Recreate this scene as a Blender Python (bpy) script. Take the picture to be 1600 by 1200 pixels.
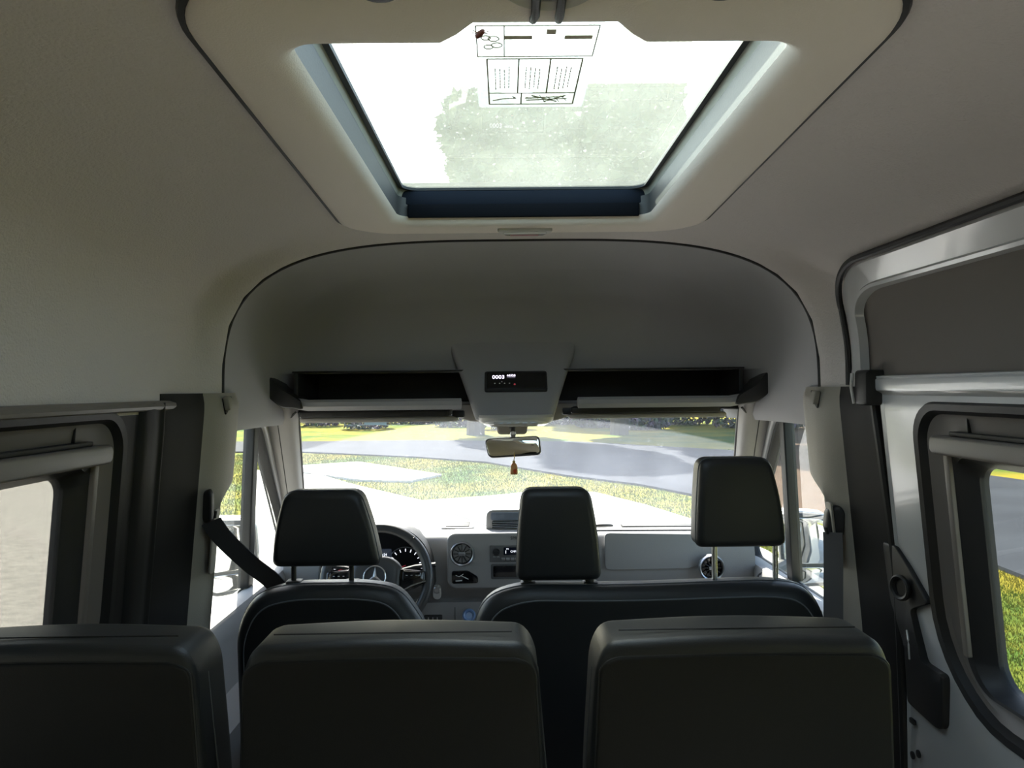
import bpy, math, random
import numpy as np
from mathutils import Vector, Matrix, Euler

# ------------------------------------------------------------------ camera, sky, sun, exposure
scn = bpy.context.scene
for o in list(bpy.data.objects): bpy.data.objects.remove(o)
COL = scn.collection
F = 1180.0
cam_d = bpy.data.cameras.new('camera'); cam = bpy.data.objects.new('camera', cam_d); COL.objects.link(cam)
cam_d.sensor_width = 36; cam_d.lens = F / 1600 * 36; cam_d.clip_start = 0.02; cam_d.clip_end = 500
CAM = Vector((-0.045, 0, 1.5))
ROT = (Matrix.Rotation(math.radians(-0.49), 3, 'Z') @ Matrix.Rotation(math.radians(90.34), 3, 'X')
       @ Matrix.Rotation(math.radians(-0.6), 3, 'Z'))
cam.matrix_world = Matrix.Translation(CAM) @ ROT.to_4x4()
scn.camera = cam

SUN_AZ, SUN_EL = math.radians(-16), math.radians(43.5)
world = bpy.data.worlds.new('sky'); scn.world = world; world.use_nodes = True
wn = world.node_tree; wn.nodes.clear()
wo = wn.nodes.new('ShaderNodeOutputWorld'); bg = wn.nodes.new('ShaderNodeBackground'); sk = wn.nodes.new('ShaderNodeTexSky')
sk.sky_type = 'NISHITA'; sk.sun_disc = False; sk.sun_elevation = SUN_EL; sk.sun_rotation = SUN_AZ
sk.air_density = 1.2; sk.dust_density = 2.0; sk.ozone_density = 1.0
bg.inputs['Strength'].default_value = 0.16
wn.links.new(sk.outputs[0], bg.inputs[0]); wn.links.new(bg.outputs[0], wo.inputs[0])
sd = bpy.data.lights.new('sun', 'SUN'); sd.energy = 7.0; sd.angle = math.radians(0.6); sd.color = (1.0, 0.93, 0.82)
sun = bpy.data.objects.new('sun', sd); COL.objects.link(sun)
sdir = Vector((math.sin(SUN_AZ) * math.cos(SUN_EL), math.cos(SUN_AZ) * math.cos(SUN_EL), math.sin(SUN_EL)))
sun.location = sdir * 60; sun.rotation_euler = (-sdir).to_track_quat('-Z', 'Y').to_euler()
vs = scn.view_settings
vs.view_transform = 'Standard'; vs.look = 'None'; vs.gamma = 1; vs.use_curve_mapping = False
vs.exposure = 2.95

# ------------------------------------------------------------------ helpers
random.seed(7); rng = np.random.default_rng(7)
R = math.radians
def ray(px, py): return ROT @ Vector(((px - 800) / F, -(py - 600) / F, -1))
def at(px, py, y):
    d = ray(px, py); return CAM + d * ((y - CAM.y) / d.y)
def atx(px, py, x):
    d = ray(px, py); return CAM + d * ((x - CAM.x) / d.x)
GZ = -0.65
def gnd(px, py, z=GZ):
    d = ray(px, py); return CAM + d * ((z - CAM.z) / d.z)
def lerp(a, b, t): return a + (b - a) * t
def sstep(a, b, x):
    t = min(1, max(0, (x - a) / (b - a))); return t * t * (3 - 2 * t)

def tag(o, label=None, cat=None, group=None, kind=None):
    if label: o['label'] = label
    if cat: o['category'] = cat
    if group: o['group'] = group
    if kind: o['kind'] = kind
    return o
def wloc(o):
    v = Vector((0, 0, 0))
    while o is not None:
        v += o.location; o = o.parent
    return v
def thing(name, label, cat, loc=(0, 0, 0), group=None, kind=None):
    o = bpy.data.objects.new(name, None); COL.objects.link(o); o.location = loc; o.empty_display_size = 0.05
    return tag(o, label, cat, group, kind)
def obj(name, geo, mat, parent=None, smooth=35):
    v, f = geo
    me = bpy.data.meshes.new(name)
    off = wloc(parent) if parent else Vector((0, 0, 0))
    v = [(p[0] - off.x, p[1] - off.y, p[2] - off.z) for p in v]
    me.from_pydata(v, [], f); me.update()
    if smooth:
        me.polygons.foreach_set('use_smooth', [True] * len(me.polygons))
        me.set_sharp_from_angle(angle=R(smooth))
    me.materials.append(mat)
    o = bpy.data.objects.new(name, me); COL.objects.link(o)
    if parent: o.parent = parent
    return o
def struct(name, geo, mat, label, cat, smooth=35):
    return tag(obj(name, geo, mat, None, smooth), label, cat, None, 'structure')
def merge(*gs):
    V, Fc = [], []
    for v, f in gs:
        n = len(V); V += list(v); Fc += [tuple(i + n for i in q) for q in f]
    return V, Fc
def mapg(g, fn): return [fn(p) for p in g[0]], g[1]
def xform(g, M): return [tuple(M @ Vector(p)) for p in g[0]], g[1]
def copy_tree(o, parent=None):
    c = o.copy(); COL.objects.link(c); c.parent = parent
    for ch in list(o.children): copy_tree(ch, c)
    return c

def rr(u0, u1, v0, v1, r, n=8, m=8):
    """rounded rectangle, counter-clockwise; r one radius or four (u1v1, u0v1, u0v0, u1v0)"""
    if not isinstance(r, (tuple, list)): r = (r,) * 4
    P = []
    cs = [(u1, v1, -1, -1, 0), (u0, v1, 1, -1, 90), (u0, v0, 1, 1, 180), (u1, v0, -1, 1, 270)]
    arcs = []
    for (u, v, su, sv, a0), q in zip(cs, r):
        arcs.append([(u + su * q + q * math.cos(R(a0 + 90 * i / n)), v + sv * q + q * math.sin(R(a0 + 90 * i / n))) for i in range(n + 1)])
    for k in range(4):
        P += arcs[k]
        a, b = arcs[k][-1], arcs[(k + 1) % 4][0]
        for i in range(1, m): P.append((lerp(a[0], b[0], i / m), lerp(a[1], b[1], i / m)))
    return P
def rpoly(pts, r, n=5):
    """polygon with filleted corners; r one radius or one per corner"""
    N = len(pts); P = []
    rs = r if isinstance(r, (list, tuple)) else [r] * N
    for i in range(N):
        a, b, c = Vector(pts[i - 1]), Vector(pts[i]), Vector(pts[(i + 1) % N])
        q = min(rs[i], (a - b).length * .49, (c - b).length * .49)
        p0 = b + (a - b).normalized() * q; p1 = b + (c - b).normalized() * q
        for k in range(n + 1):
            t = k / n; P.append(tuple(p0 * (1 - t) ** 2 + b * 2 * t * (1 - t) + p1 * t * t))
    return P
def loft(loops, closed=True, cap0=False, cap1=False):
    n = len(loops[0]); V = [tuple(p) for L in loops for p in L]; Fc = []
    for j in range(len(loops) - 1):
        for i in range(n if closed else n - 1):
            k = (i + 1) % n
            Fc.append((j * n + i, j * n + k, (j + 1) * n + k, (j + 1) * n + i))
    if cap0: Fc.append(tuple(range(n - 1, -1, -1)))
    if cap1: Fc.append(tuple(range((len(loops) - 1) * n, len(loops) * n)))
    return V, Fc
def cushion(outline, w0, w1, r0, r1=None, fn=None, k=4, crown=0.0):
    """solid from an outline (u,v) between w0 and w1 with rounded edges r0 at w0 and r1 at w1; fn maps (u,v,w)"""
    r1 = r0 if r1 is None else r1
    us = [p[0] for p in outline]; vsx = [p[1] for p in outline]
    cu, cv = (min(us) + max(us)) / 2, (min(vsx) + max(vsx)) / 2
    hu, hv = (max(us) - min(us)) / 2, (max(vsx) - min(vsx)) / 2
    sg = 1 if w1 > w0 else -1
    def L(ins, w): return [(cu + (u - cu) * (hu - ins) / hu, cv + (v - cv) * (hv - ins) / hv, w) for u, v in outline]
    loops = []
    if r0 > 0:
        for i in range(k + 1):
            a = math.pi / 2 * i / k; loops.append(L(r0 * (1 - math.sin(a)), w0 + sg * r0 * (1 - math.cos(a))))
    else: loops.append(L(0, w0))
    if r1 > 0:
        for i in range(k + 1):
            a = math.pi / 2 * i / k; loops.append(L(r1 * (1 - math.cos(a)), w1 - sg * r1 * (1 - math.sin(a))))
    else: loops.append(L(0, w1))
    if crown:
        m = min(hu, hv) - r0
        pre = [L(r0 + m * t, w0 - sg * crown * math.sin(math.pi / 2 * t)) for t in (.85, .6, .35, .15)]
        loops = pre + loops
    V, Fc = loft(loops, True, True, True)
    if fn: V = [tuple(fn(*p)) for p in V]
    return V, Fc
def rbox(x0, x1, y0, y1, z0, z1, r=0.004, rc=None, axis='z', k=2):
    rc = r if rc is None else rc
    if axis == 'z': return cushion(rr(x0, x1, y0, y1, rc, 4, 1), z0, z1, r, k=k)
    if axis == 'y': return cushion(rr(x0, x1, z0, z1, rc, 4, 1), y0, y1, r, fn=lambda u, v, w: (u, w, v), k=k)
    return cushion(rr(y0, y1, z0, z1, rc, 4, 1), x0, x1, r, fn=lambda u, v, w: (w, u, v), k=k)
def tube(path, r, n=10, closed=False, flat=None):
    P = [Vector(p) for p in path]; m = len(P); loops = []
    up = Vector((0.13, 0.21, 0.97))
    for i in range(m):
        t = (P[(i + 1) % m] - P[i - 1]) if closed else (P[min(i + 1, m - 1)] - P[max(i - 1, 0)])
        t.normalize(); a = t.cross(up)
        if a.length < 1e-3: a = t.cross(Vector((1, 0, 0)))
        a.normalize(); b = t.cross(a)
        rr_ = r[i] if isinstance(r, (list, tuple)) else r
        loops.append([tuple(P[i] + a * (math.cos(2 * math.pi * k / n) * rr_) + b * (math.sin(2 * math.pi * k / n) * rr_ * (flat or 1))) for k in range(n)])
    if closed: loops.append(loops[0])
    return loft(loops, True, not closed, not closed)
def lathe(prof, n=32, M=None):
    """prof (radius, height) turned about local Z"""
    loops = [[(max(r, 1e-5) * math.cos(2 * math.pi * k / n), max(r, 1e-5) * math.sin(2 * math.pi * k / n), h) for k in range(n)] for r, h in prof]
    g = loft(loops, True, True, True)
    return xform(g, M) if M else g
def faceM(loc, n=(0, -1, 0)):
    return Matrix.Translation(Vector(loc)) @ Vector(n).to_track_quat('Z', 'Y').to_matrix().to_4x4()
def holed(fn, u0, u1, v0, v1, hole, rings=8, power=1.0):
    cu = sum(p[0] for p in hole) / len(hole); cv = sum(p[1] for p in hole) / len(hole)
    out = []
    for u, v in hole:
        du, dv = u - cu, v - cv
        s = min([((u1 - cu) / du) if du > 1e-9 else 1e9, ((u0 - cu) / du) if du < -1e-9 else 1e9,
                 ((v1 - cv) / dv) if dv > 1e-9 else 1e9, ((v0 - cv) / dv) if dv < -1e-9 else 1e9])
        out.append([cu + du * s, cv + dv * s])
    for c in ((u0, v0), (u0, v1), (u1, v0), (u1, v1)):
        i = min(range(len(out)), key=lambda k: (out[k][0] - c[0]) ** 2 + (out[k][1] - c[1]) ** 2); out[i] = list(c)
    loops = []
    for j in range(rings + 1):
        t = (j / rings) ** power
        loops.append([fn(lerp(h[0], o[0], t), lerp(h[1], o[1], t)) for h, o in zip(hole, out)])
    return loft(loops)
def grid(fn, us, vs_):
    V = [tuple(fn(u, v)) for v in vs_ for u in us]; n = len(us)
    return V, [(j * n + i, j * n + i + 1, (j + 1) * n + i + 1, (j + 1) * n + i) for j in range(len(vs_) - 1) for i in range(n - 1)]
def catmull(pts, n=5):
    P = [Vector(p) for p in pts]; out = []
    for i in range(len(P) - 1):
        a, b, c, d = P[max(i - 1, 0)], P[i], P[i + 1], P[min(i + 2, len(P) - 1)]
        for k in range(n):
            t = k / n
            out.append(tuple(0.5 * ((2 * b) + (c - a) * t + (2 * a - 5 * b + 4 * c - d) * t * t + (3 * b - a - 3 * c + d) * t ** 3)))
    out.append(tuple(P[-1])); return out
def text(body, size, mat, M, parent, name, ext=0.0006):
    cu = bpy.data.curves.new(name, 'FONT'); cu.body = body; cu.size = size; cu.extrude = ext; cu.align_x = 'CENTER'; cu.align_y = 'CENTER'; cu.resolution_u = 3
    t = bpy.data.objects.new(name, cu); COL.objects.link(t)
    dg = bpy.context.evaluated_depsgraph_get(); dg.update()
    me = bpy.data.meshes.new_from_object(t.evaluated_get(dg))
    bpy.data.objects.remove(t); bpy.data.curves.remove(cu)
    me.transform(Matrix.Translation(-wloc(parent)) @ M); me.materials.clear(); me.materials.append(mat)
    o = bpy.data.objects.new(name, me); COL.objects.link(o); o.parent = parent
    return o
def back_text(loc, tilt=0): return Matrix.Translation(Vector(loc)) @ Matrix.Rotation(R(90 + tilt), 4, 'X')

# ------------------------------------------------------------------ materials
def mat(name, col, rough=0.6, metal=0.0, bump=0.0, bscale=300, col2=None, cscale=3.0, coat=0.0, spec=0.5, emit=None, estr=0.0, detail=3):
    m = bpy.data.materials.new(name); m.use_nodes = True; nt = m.node_tree; b = nt.nodes['Principled BSDF']
    b.inputs['Base Color'].default_value = (*col, 1); b.inputs['Roughness'].default_value = rough; b.inputs['Metallic'].default_value = metal
    b.inputs['Coat Weight'].default_value = coat; b.inputs['Specular IOR Level'].default_value = spec; b.inputs['Coat Roughness'].default_value = 0.08
    if emit: b.inputs['Emission Color'].default_value = (*emit, 1); b.inputs['Emission Strength'].default_value = estr
    tc = None
    if bump or col2: tc = nt.nodes.new('ShaderNodeTexCoord')
    if col2:
        n = nt.nodes.new('ShaderNodeTexNoise'); n.inputs['Scale'].default_value = cscale; n.inputs['Detail'].default_value = detail
        rp = nt.nodes.new('ShaderNodeValToRGB'); rp.color_ramp.elements[0].position = 0.35; rp.color_ramp.elements[1].position = 0.65
        rp.color_ramp.elements[0].color = (*col, 1); rp.color_ramp.elements[1].color = (*col2, 1)
        nt.links.new(tc.outputs['Object'], n.inputs['Vector']); nt.links.new(n.outputs['Fac'], rp.inputs[0]); nt.links.new(rp.outputs[0], b.inputs['Base Color'])
    if bump:
        n = nt.nodes.new('ShaderNodeTexNoise'); n.inputs['Scale'].default_value = bscale; n.inputs['Detail'].default_value = 2
        bp = nt.nodes.new('ShaderNodeBump'); bp.inputs['Strength'].default_value = bump; bp.inputs['Distance'].default_value = 0.002
        nt.links.new(tc.outputs['Object'], n.inputs['Vector']); nt.links.new(n.outputs['Fac'], bp.inputs['Height']); nt.links.new(bp.outputs[0], b.inputs['Normal'])
    return m
def glassm(name, tint=(0.9, 0.95, 0.92), dust=0.05, specks=0.1, dcol=(0.8, 0.82, 0.75), ior=1.4, streak=(1, 1, 1), base=25.0):
    m = bpy.data.materials.new(name); m.use_nodes = True; nt = m.node_tree; nt.nodes.clear(); N = nt.nodes.new; lk = nt.links.new
    out = N('ShaderNodeOutputMaterial'); tr = N('ShaderNodeBsdfTransparent'); tr.inputs[0].default_value = (*tint, 1)
    gl = N('ShaderNodeBsdfGlossy'); gl.inputs['Roughness'].default_value = 0.01; gl.inputs['Color'].default_value = (1, 1, 1, 1)
    fr = N('ShaderNodeFresnel'); fr.inputs['IOR'].default_value = ior
    ge = N('ShaderNodeNewGeometry'); iv = N('ShaderNodeMath'); iv.operation = 'SUBTRACT'; iv.inputs[0].default_value = 1.0; lk(ge.outputs['Backfacing'], iv.inputs[1])
    fm = N('ShaderNodeMath'); fm.operation = 'MULTIPLY'; lk(fr.outputs[0], fm.inputs[0]); lk(iv.outputs[0], fm.inputs[1])   # one reflecting face per sheet
    mx = N('ShaderNodeMixShader'); lk(fm.outputs[0], mx.inputs[0]); lk(tr.outputs[0], mx.inputs[1]); lk(gl.outputs[0], mx.inputs[2])
    tl = N('ShaderNodeBsdfTranslucent'); tl.inputs[0].default_value = (*dcol, 1)
    df = N('ShaderNodeBsdfDiffuse'); df.inputs[0].default_value = (*dcol, 1)
    ms = N('ShaderNodeMixShader'); ms.inputs[0].default_value = 0.35; lk(tl.outputs[0], ms.inputs[1]); lk(df.outputs[0], ms.inputs[2])
    tc = N('ShaderNodeTexCoord'); mp = N('ShaderNodeMapping'); mp.inputs['Scale'].default_value = streak
    lk(tc.outputs['Object'], mp.inputs[0])
    vo = N('ShaderNodeTexNoise'); vo.inputs['Scale'].default_value = base * 6; vo.inputs['Detail'].default_value = 2
    rp = N('ShaderNodeValToRGB'); rp.color_ramp.elements[0].position = 0.68; rp.color_ramp.elements[1].position = 0.74
    no = N('ShaderNodeTexNoise'); no.inputs['Scale'].default_value = base * 0.25; no.inputs['Detail'].default_value = 6
    lk(mp.outputs[0], vo.inputs['Vector']); lk(vo.outputs['Fac'], rp.inputs[0]); lk(mp.outputs[0], no.inputs['Vector'])
    a = N('ShaderNodeMath'); a.operation = 'MULTIPLY'; a.inputs[1].default_value = specks; lk(rp.outputs[0], a.inputs[0])
    b = N('ShaderNodeMath'); b.operation = 'MULTIPLY_ADD'; b.inputs[1].default_value = dust * 1.2; b.inputs[2].default_value = dust * 0.4; lk(no.outputs['Fac'], b.inputs[0])
    s = N('ShaderNodeMath'); s.operation = 'ADD'; s.use_clamp = True; lk(a.outputs[0], s.inputs[0]); lk(b.outputs[0], s.inputs[1])
    m2 = N('ShaderNodeMixShader'); lk(s.outputs[0], m2.inputs[0]); lk(mx.outputs[0], m2.inputs[1]); lk(ms.outputs[0], m2.inputs[2])
    lk(m2.outputs[0], out.inputs[0])
    return m
M = dict(
    headliner=mat('headliner_fleece', (0.63, 0.585, 0.565), 0.95, bump=1.0, bscale=200, spec=0.2),
    cabliner=mat('cab_liner_moulding', (0.37, 0.365, 0.372), 0.85, bump=0.25, bscale=420, spec=0.25),
    hatchframe=mat('hatch_frame_plastic', (0.78, 0.71, 0.63), 0.6, bump=0.25, bscale=420),
    reveal=mat('hatch_reveal_plastic', (0.05, 0.05, 0.048), 0.5, bump=0.1, bscale=300),
    reveal2=mat('hatch_glass_carrier', (0.30, 0.31, 0.28), 0.5),
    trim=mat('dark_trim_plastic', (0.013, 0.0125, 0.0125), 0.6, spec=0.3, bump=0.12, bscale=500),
    blind=mat('warm_grey_blind_plastic', (0.17, 0.15, 0.135), 0.45, bump=0.08, bscale=500),
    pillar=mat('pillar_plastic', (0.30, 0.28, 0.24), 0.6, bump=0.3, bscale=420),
    apillar=mat('a_pillar_plastic', (0.34, 0.325, 0.31), 0.6, bump=0.2, bscale=420),
    white=mat('white_body_paint', (0.50, 0.50, 0.495), 0.28, coat=0.6),
    rubber=mat('black_rubber', (0.012, 0.012, 0.012), 0.55),
    plastic=mat('black_plastic', (0.018, 0.018, 0.019), 0.5, bump=0.1, bscale=500),
    vinyl=mat('black_vinyl', (0.019, 0.021, 0.023), 0.46, bump=0.15, bscale=700, spec=0.45),
    vinyl_shaded=mat('black_vinyl_in_shade', (0.0075, 0.008, 0.0082), 0.6, bump=0.15, bscale=600, spec=0.35),  # same vinyl with backrest shade in the colour; rims keep the lighter tone
    thread=mat('grey_stitching', (0.10, 0.11, 0.12), 0.6),
    dash=mat('grey_dash_plastic', (0.31, 0.304, 0.298), 0.6, bump=0.2, bscale=520),
    dashdark=mat('dark_dash_plastic', (0.03, 0.029, 0.028), 0.5, bump=0.1, bscale=500),
    leather=mat('grey_black_leather', (0.05, 0.05, 0.05), 0.38, bump=0.12, bscale=700),
    gloss=mat('piano_black', (0.006, 0.006, 0.007), 0.08, coat=0.5),
    chrome=mat('chrome', (0.80, 0.81, 0.83), 0.28, metal=1.0),
    satin=mat('satin_silver', (0.55, 0.56, 0.58), 0.32, metal=1.0),
    mirror=mat('mirror_glass', (0.82, 0.84, 0.85), 0.02, metal=1.0),
    lens=mat('clear_lamp_lens', (0.72, 0.72, 0.70), 0.12, coat=0.8),
    lampring=mat('pale_grey_plastic', (0.52, 0.51, 0.49), 0.4),
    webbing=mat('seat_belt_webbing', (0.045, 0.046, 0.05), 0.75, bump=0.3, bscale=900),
    webbing_lit=mat('sunlit_grey_belt_webbing', (0.13, 0.13, 0.135), 0.75, bump=0.3, bscale=900),  # lighter copy of the webbing, sunlight on the right belt put into its colour
    floor=mat('dark_vinyl_floor', (0.24, 0.23, 0.22), 0.6, bump=0.2, bscale=200, col2=(0.20, 0.19, 0.185), cscale=40),
    visor=mat('sun_visor_fabric', (0.30, 0.285, 0.265), 0.85, bump=0.2, bscale=600),
    red=mat('dark_red_gasket', (0.16, 0.02, 0.03), 0.5),
    redlight=mat('red_indicator', (0.4, 0.02, 0.04), 0.4, emit=(1, 0.1, 0.15), estr=0.02),
    display=mat('lit_lcd_digits', (0.2, 0.18, 0.25), 0.4, emit=(0.85, 0.78, 1.0), estr=0.32),
    display2=mat('lit_radio_text', (0.3, 0.3, 0.3), 0.4, emit=(0.85, 0.9, 1.0), estr=0.22),
    print_=mat('white_print', (0.6, 0.6, 0.6), 0.5),
    silverprint=mat('grey_lettering', (0.03, 0.03, 0.03), 0.5),
    amber=mat('amber_freshener', (0.55, 0.22, 0.07), 0.5, col2=(0.62, 0.36, 0.16), cscale=60),
    cord=mat('yellow_cord', (0.6, 0.42, 0.12), 0.7),
    blueplastic=mat('blue_grey_gloss', (0.20, 0.32, 0.55), 0.2, coat=0.4),
    sticker=glassm('sticker_film', (0.66, 0.675, 0.68), 0.16, 0.0, (0.9, 0.9, 0.92)),
    stickerblue=mat('pale_blue_sticker', (0.45, 0.65, 0.8), 0.5),
    ink=mat('olive_ink', (0.22, 0.22, 0.12), 0.6),
    inkband=mat('khaki_ink', (0.40, 0.36, 0.26), 0.6),
    insect=mat('red_brown_insect', (0.10, 0.02, 0.01), 0.5),
    windshield=glassm('windshield_glass', (0.68, 0.70, 0.71), 0.024, 0.07, (0.75, 0.82, 0.95), 1.40, (1, 1, 0.35), 22.0),
    hatchglass=glassm('dusty_hatch_glass', (0.70, 0.755, 0.73), 0.07, 0.16, (0.80, 0.85, 0.76), 1.4, (1, 0.5, 1), 26.0),
    tinted=glassm('privacy_glass', (0.60, 0.62, 0.61), 0.012, 0.0, (0.7, 0.7, 0.7), 1.35),
    tinted_left=glassm('privacy_glass_grey', (0.305, 0.308, 0.295), 0.012, 0.0, (0.7, 0.7, 0.7), 1.35),
    dark_tint=glassm('dark_privacy_glass', (0.22, 0.23, 0.23), 0.01, 0.0, (0.7, 0.7, 0.7), 1.35),
    sideglass=glassm('door_glass', (0.70, 0.72, 0.71), 0.015, 0.02, (0.8, 0.82, 0.78), 1.35),
)

# ------------------------------------------------------------------ van shell profile
def superell(a, b, n, zc, k=60):
    P = []
    for i in range(k + 1):
        ph = math.pi / 2 * i / k
        P.append((a * math.sin(ph) ** (2 / n), zc + b * max(math.cos(ph), 0) ** (2 / n)))
    return P
def arcparam(P):
    L = [0]
    for a, b in zip(P, P[1:]): L.append(L[-1] + math.hypot(b[0] - a[0], b[1] - a[1]))
    return P, L
def sample(PL, q):
    P, L = PL; s = q * L[-1]
    i = max(0, min(len(L) - 2, int(np.searchsorted(L, s)) - 1)); t = (s - L[i]) / max(1e-9, L[i + 1] - L[i])
    return lerp(P[i][0], P[i + 1][0], t), lerp(P[i][1], P[i + 1][1], t)
BODY = arcparam(superell(0.87, 0.452, 4.0, 1.45)); ARCH = arcparam(superell(0.812, 0.455, 3.5, 1.45))
def section(q, y):
    s = -1 if q < 0 else 1; q = min(1, abs(q))
    a = sample(BODY, q); b = sample(ARCH, q)
    w = sstep(1.938, 2.043, y)      # the wide section steps in just before the arch
    return s * lerp(a[0], b[0], w), lerp(a[1], b[1], w)
def X(z):
    if z >= 1.45:
        t = min(0.999, (z - 1.45) / 0.452); return 0.87 * (1 - t ** 4) ** 0.25
    return 0.87 + 0.09 * (1.45 - max(z, 0.85))

# ceiling (headliner) with the opening for the roof hatch
LB = BODY[1][-1]
hole = [(u / LB, v) for u, v in rr(-0.36, 0.36, 0.80, 1.78, 0.10, 10, 24)]
def ceil_fn(q, y):
    x, z = section(q, y); return (x, y, z)
struct('ceiling', holed(ceil_fn, -1, 1, -2.3, 2.045, hole, 40, 1.25), M['headliner'],
       'grey fleece-textured headliner curving over the passenger area', 'ceiling', 60)
# outer roof skin
def roof_fn(q, y):
    x, z = section(q, min(y, 1.5)); return (x * 1.075, y, z + 0.075 - 0.0 * y)
struct('roof_shell', holed(roof_fn, -1, 1, -2.36, 2.2, [(u / LB, v) for u, v in rr(-0.30, 0.30, 0.62, 1.74, 0.06, 6, 10)], 20, 1.2), M['white'],
       'white outer roof skin of the van above the headliner', 'roof', 60)
# seam rubber between headliner and cab liner
seam = []
for i in range(81):
    q = -1 + 2 * i / 80; x, z = section(q, 2.05); seam.append((x * 0.998, 2.05, z - 0.001))
tag(obj('trim_1', tube(seam, 0.0045, 6), M['rubber']), 'thin black arched seam between the headliner and the cab liner', 'trim', None, 'structure')

# cab liner: the arch runs forward, then turns down into a wall facing the rear
TB = [(2.045, .812, .455, 3.5), (2.10, .812, .455, 3.5), (2.20, .811, .453, 3.5), (2.30, .809, .448, 3.5), (2.37, .806, .440, 3.5), (2.42, .803, .431, 3.5)]
loops = []
for y, a, b, n in TB:
    P = superell(a, b, n, 1.45, 28)
    right = [(x, y, z) for x, z in P] + [(a + 0.002, y, 1.43), (a + 0.006, y, 1.405), (a + 0.02, y, 1.385)]
    loops.append([(-x, yy, z) for x, yy, z in reversed(right)] + right[1:])
ZM = 1.557                                   # height of the stowage mouth
PA = arcparam([p for p in superell(.803, .431, 3.5, 1.45, 200) if p[1] > ZM] + [(.803 * (1 - ((ZM - 1.45) / .431) ** 3.5) ** (1 / 3.5), ZM)])
half = [sample(PA, k / 40) for k in range(41)]
base = [(-x, z) for x, z in reversed(half)] + half[1:]
cap = []
for k in range(9):                            # rounded turn
    t = math.pi / 2 * k / 8; kx = 1 - .15 * (1 - math.cos(t)); kz = 1 - .24 * (1 - math.cos(t))
    cap.append([(x * kx, 2.42 + .165 * math.sin(t), ZM + (z - ZM) * kz) for x, z in base])
for k in (.8, .6, .4, .2, .02): cap.append([(x * .85 * k, 2.585 + .025 * (1 - k), ZM + (z - ZM) * .76 * k) for x, z in base])
sidestrip = []
for sg in (-1, 1):
    sidestrip.append(loft([[(sg * (lerp(.803, .748, t) + dx), lerp(2.418, 2.76, t), z) for dx, z in ((0, 1.60), (0, 1.557), (0, 1.45), (.002, 1.43), (.006, 1.405), (.02, 1.385))] for t in np.linspace(0, 1, 10)], False))
struct('wall_front', merge(loft(loops, False), loft(cap, False), *sidestrip), M['cabliner'], 'domed grey cab headliner above the windscreen, inside the arched seam', 'headliner', 50)
struct('stowage_lining', merge(rbox(-.76, .76, 2.535, 2.80, ZM + .002, ZM + .008, .002), rbox(-.79, .79, 2.775, 2.79, 1.43, 1.56, .003), rbox(-.745, -.73, 2.50, 2.78, 1.44, 1.558, .003), rbox(.73, .745, 2.50, 2.78, 1.44, 1.558, .003)), M['dashdark'], 'lining of the overhead stowage mouth, recess shade put into its dark colour', 'lining')  # cavity darkness put into the lining colour instead of cab grey
struct('wall_front_header', rbox(-0.80, 0.80, 2.70, 2.80, 1.435, 1.455, 0.003), M['cabliner'], 'grey header panel above the windscreen under the shelf', 'panel')
osh = []
for y, a, b in ((2.06, .90, .55), (2.40, .89, .53), (2.60, .88, .48), (2.74, .87, .38), (2.83, .86, .24), (2.88, .85, .10), (2.89, .85, .02)):
    P = superell(a, b, 3.5, 1.45, 20); r_ = [(x, y, z) for x, z in P] + [(a, y, 1.40)]
    osh.append([(-x, yy, z) for x, yy, z in reversed(r_)] + r_[1:])
struct('cab_roof_shell', loft(osh, False), M['white'], 'white outer roof skin over the cab', 'roof')

# floor and rear wall
struct('floor', rbox(-0.93, 0.93, -2.3, 3.0, -0.05, 0.0, 0.002), M['floor'], 'grey vinyl floor of the van', 'floor')
for k_, s_ in ((1, -1), (2, 1)):
    d_ = thing('door_%d' % (3 + k_), 'dark lined rear door behind the viewer on the ' + ('left' if s_ < 0 else 'right'), 'door', (s_ * .43, -2.3, 0), None, 'structure')
    obj('lining', rbox(min(s_ * .004, s_ * .95), max(s_ * .004, s_ * .95), -2.34, -2.3, -.05, 1.97, .004), M['trim'], d_)
    obj('pull_handle', tube([(s_ * .10, -2.29, .95), (s_ * .10, -2.25, .98), (s_ * .10, -2.25, 1.12), (s_ * .10, -2.29, 1.15)], .012, 8), M['plastic'], d_)
struct('bounce_floor_rear', rbox(-0.93, 0.93, -2.3, 0.75, 0.0, 0.012, 0.002), mat('pale_bounce_floor', (0.56, 0.49, 0.41), 0.5, col2=(0.50, 0.43, 0.36), cscale=6), 'pale unseen floor added behind the viewer to bounce light upward', 'floor')  # pale floor added out of view to bounce sunlight onto the ceiling

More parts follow.
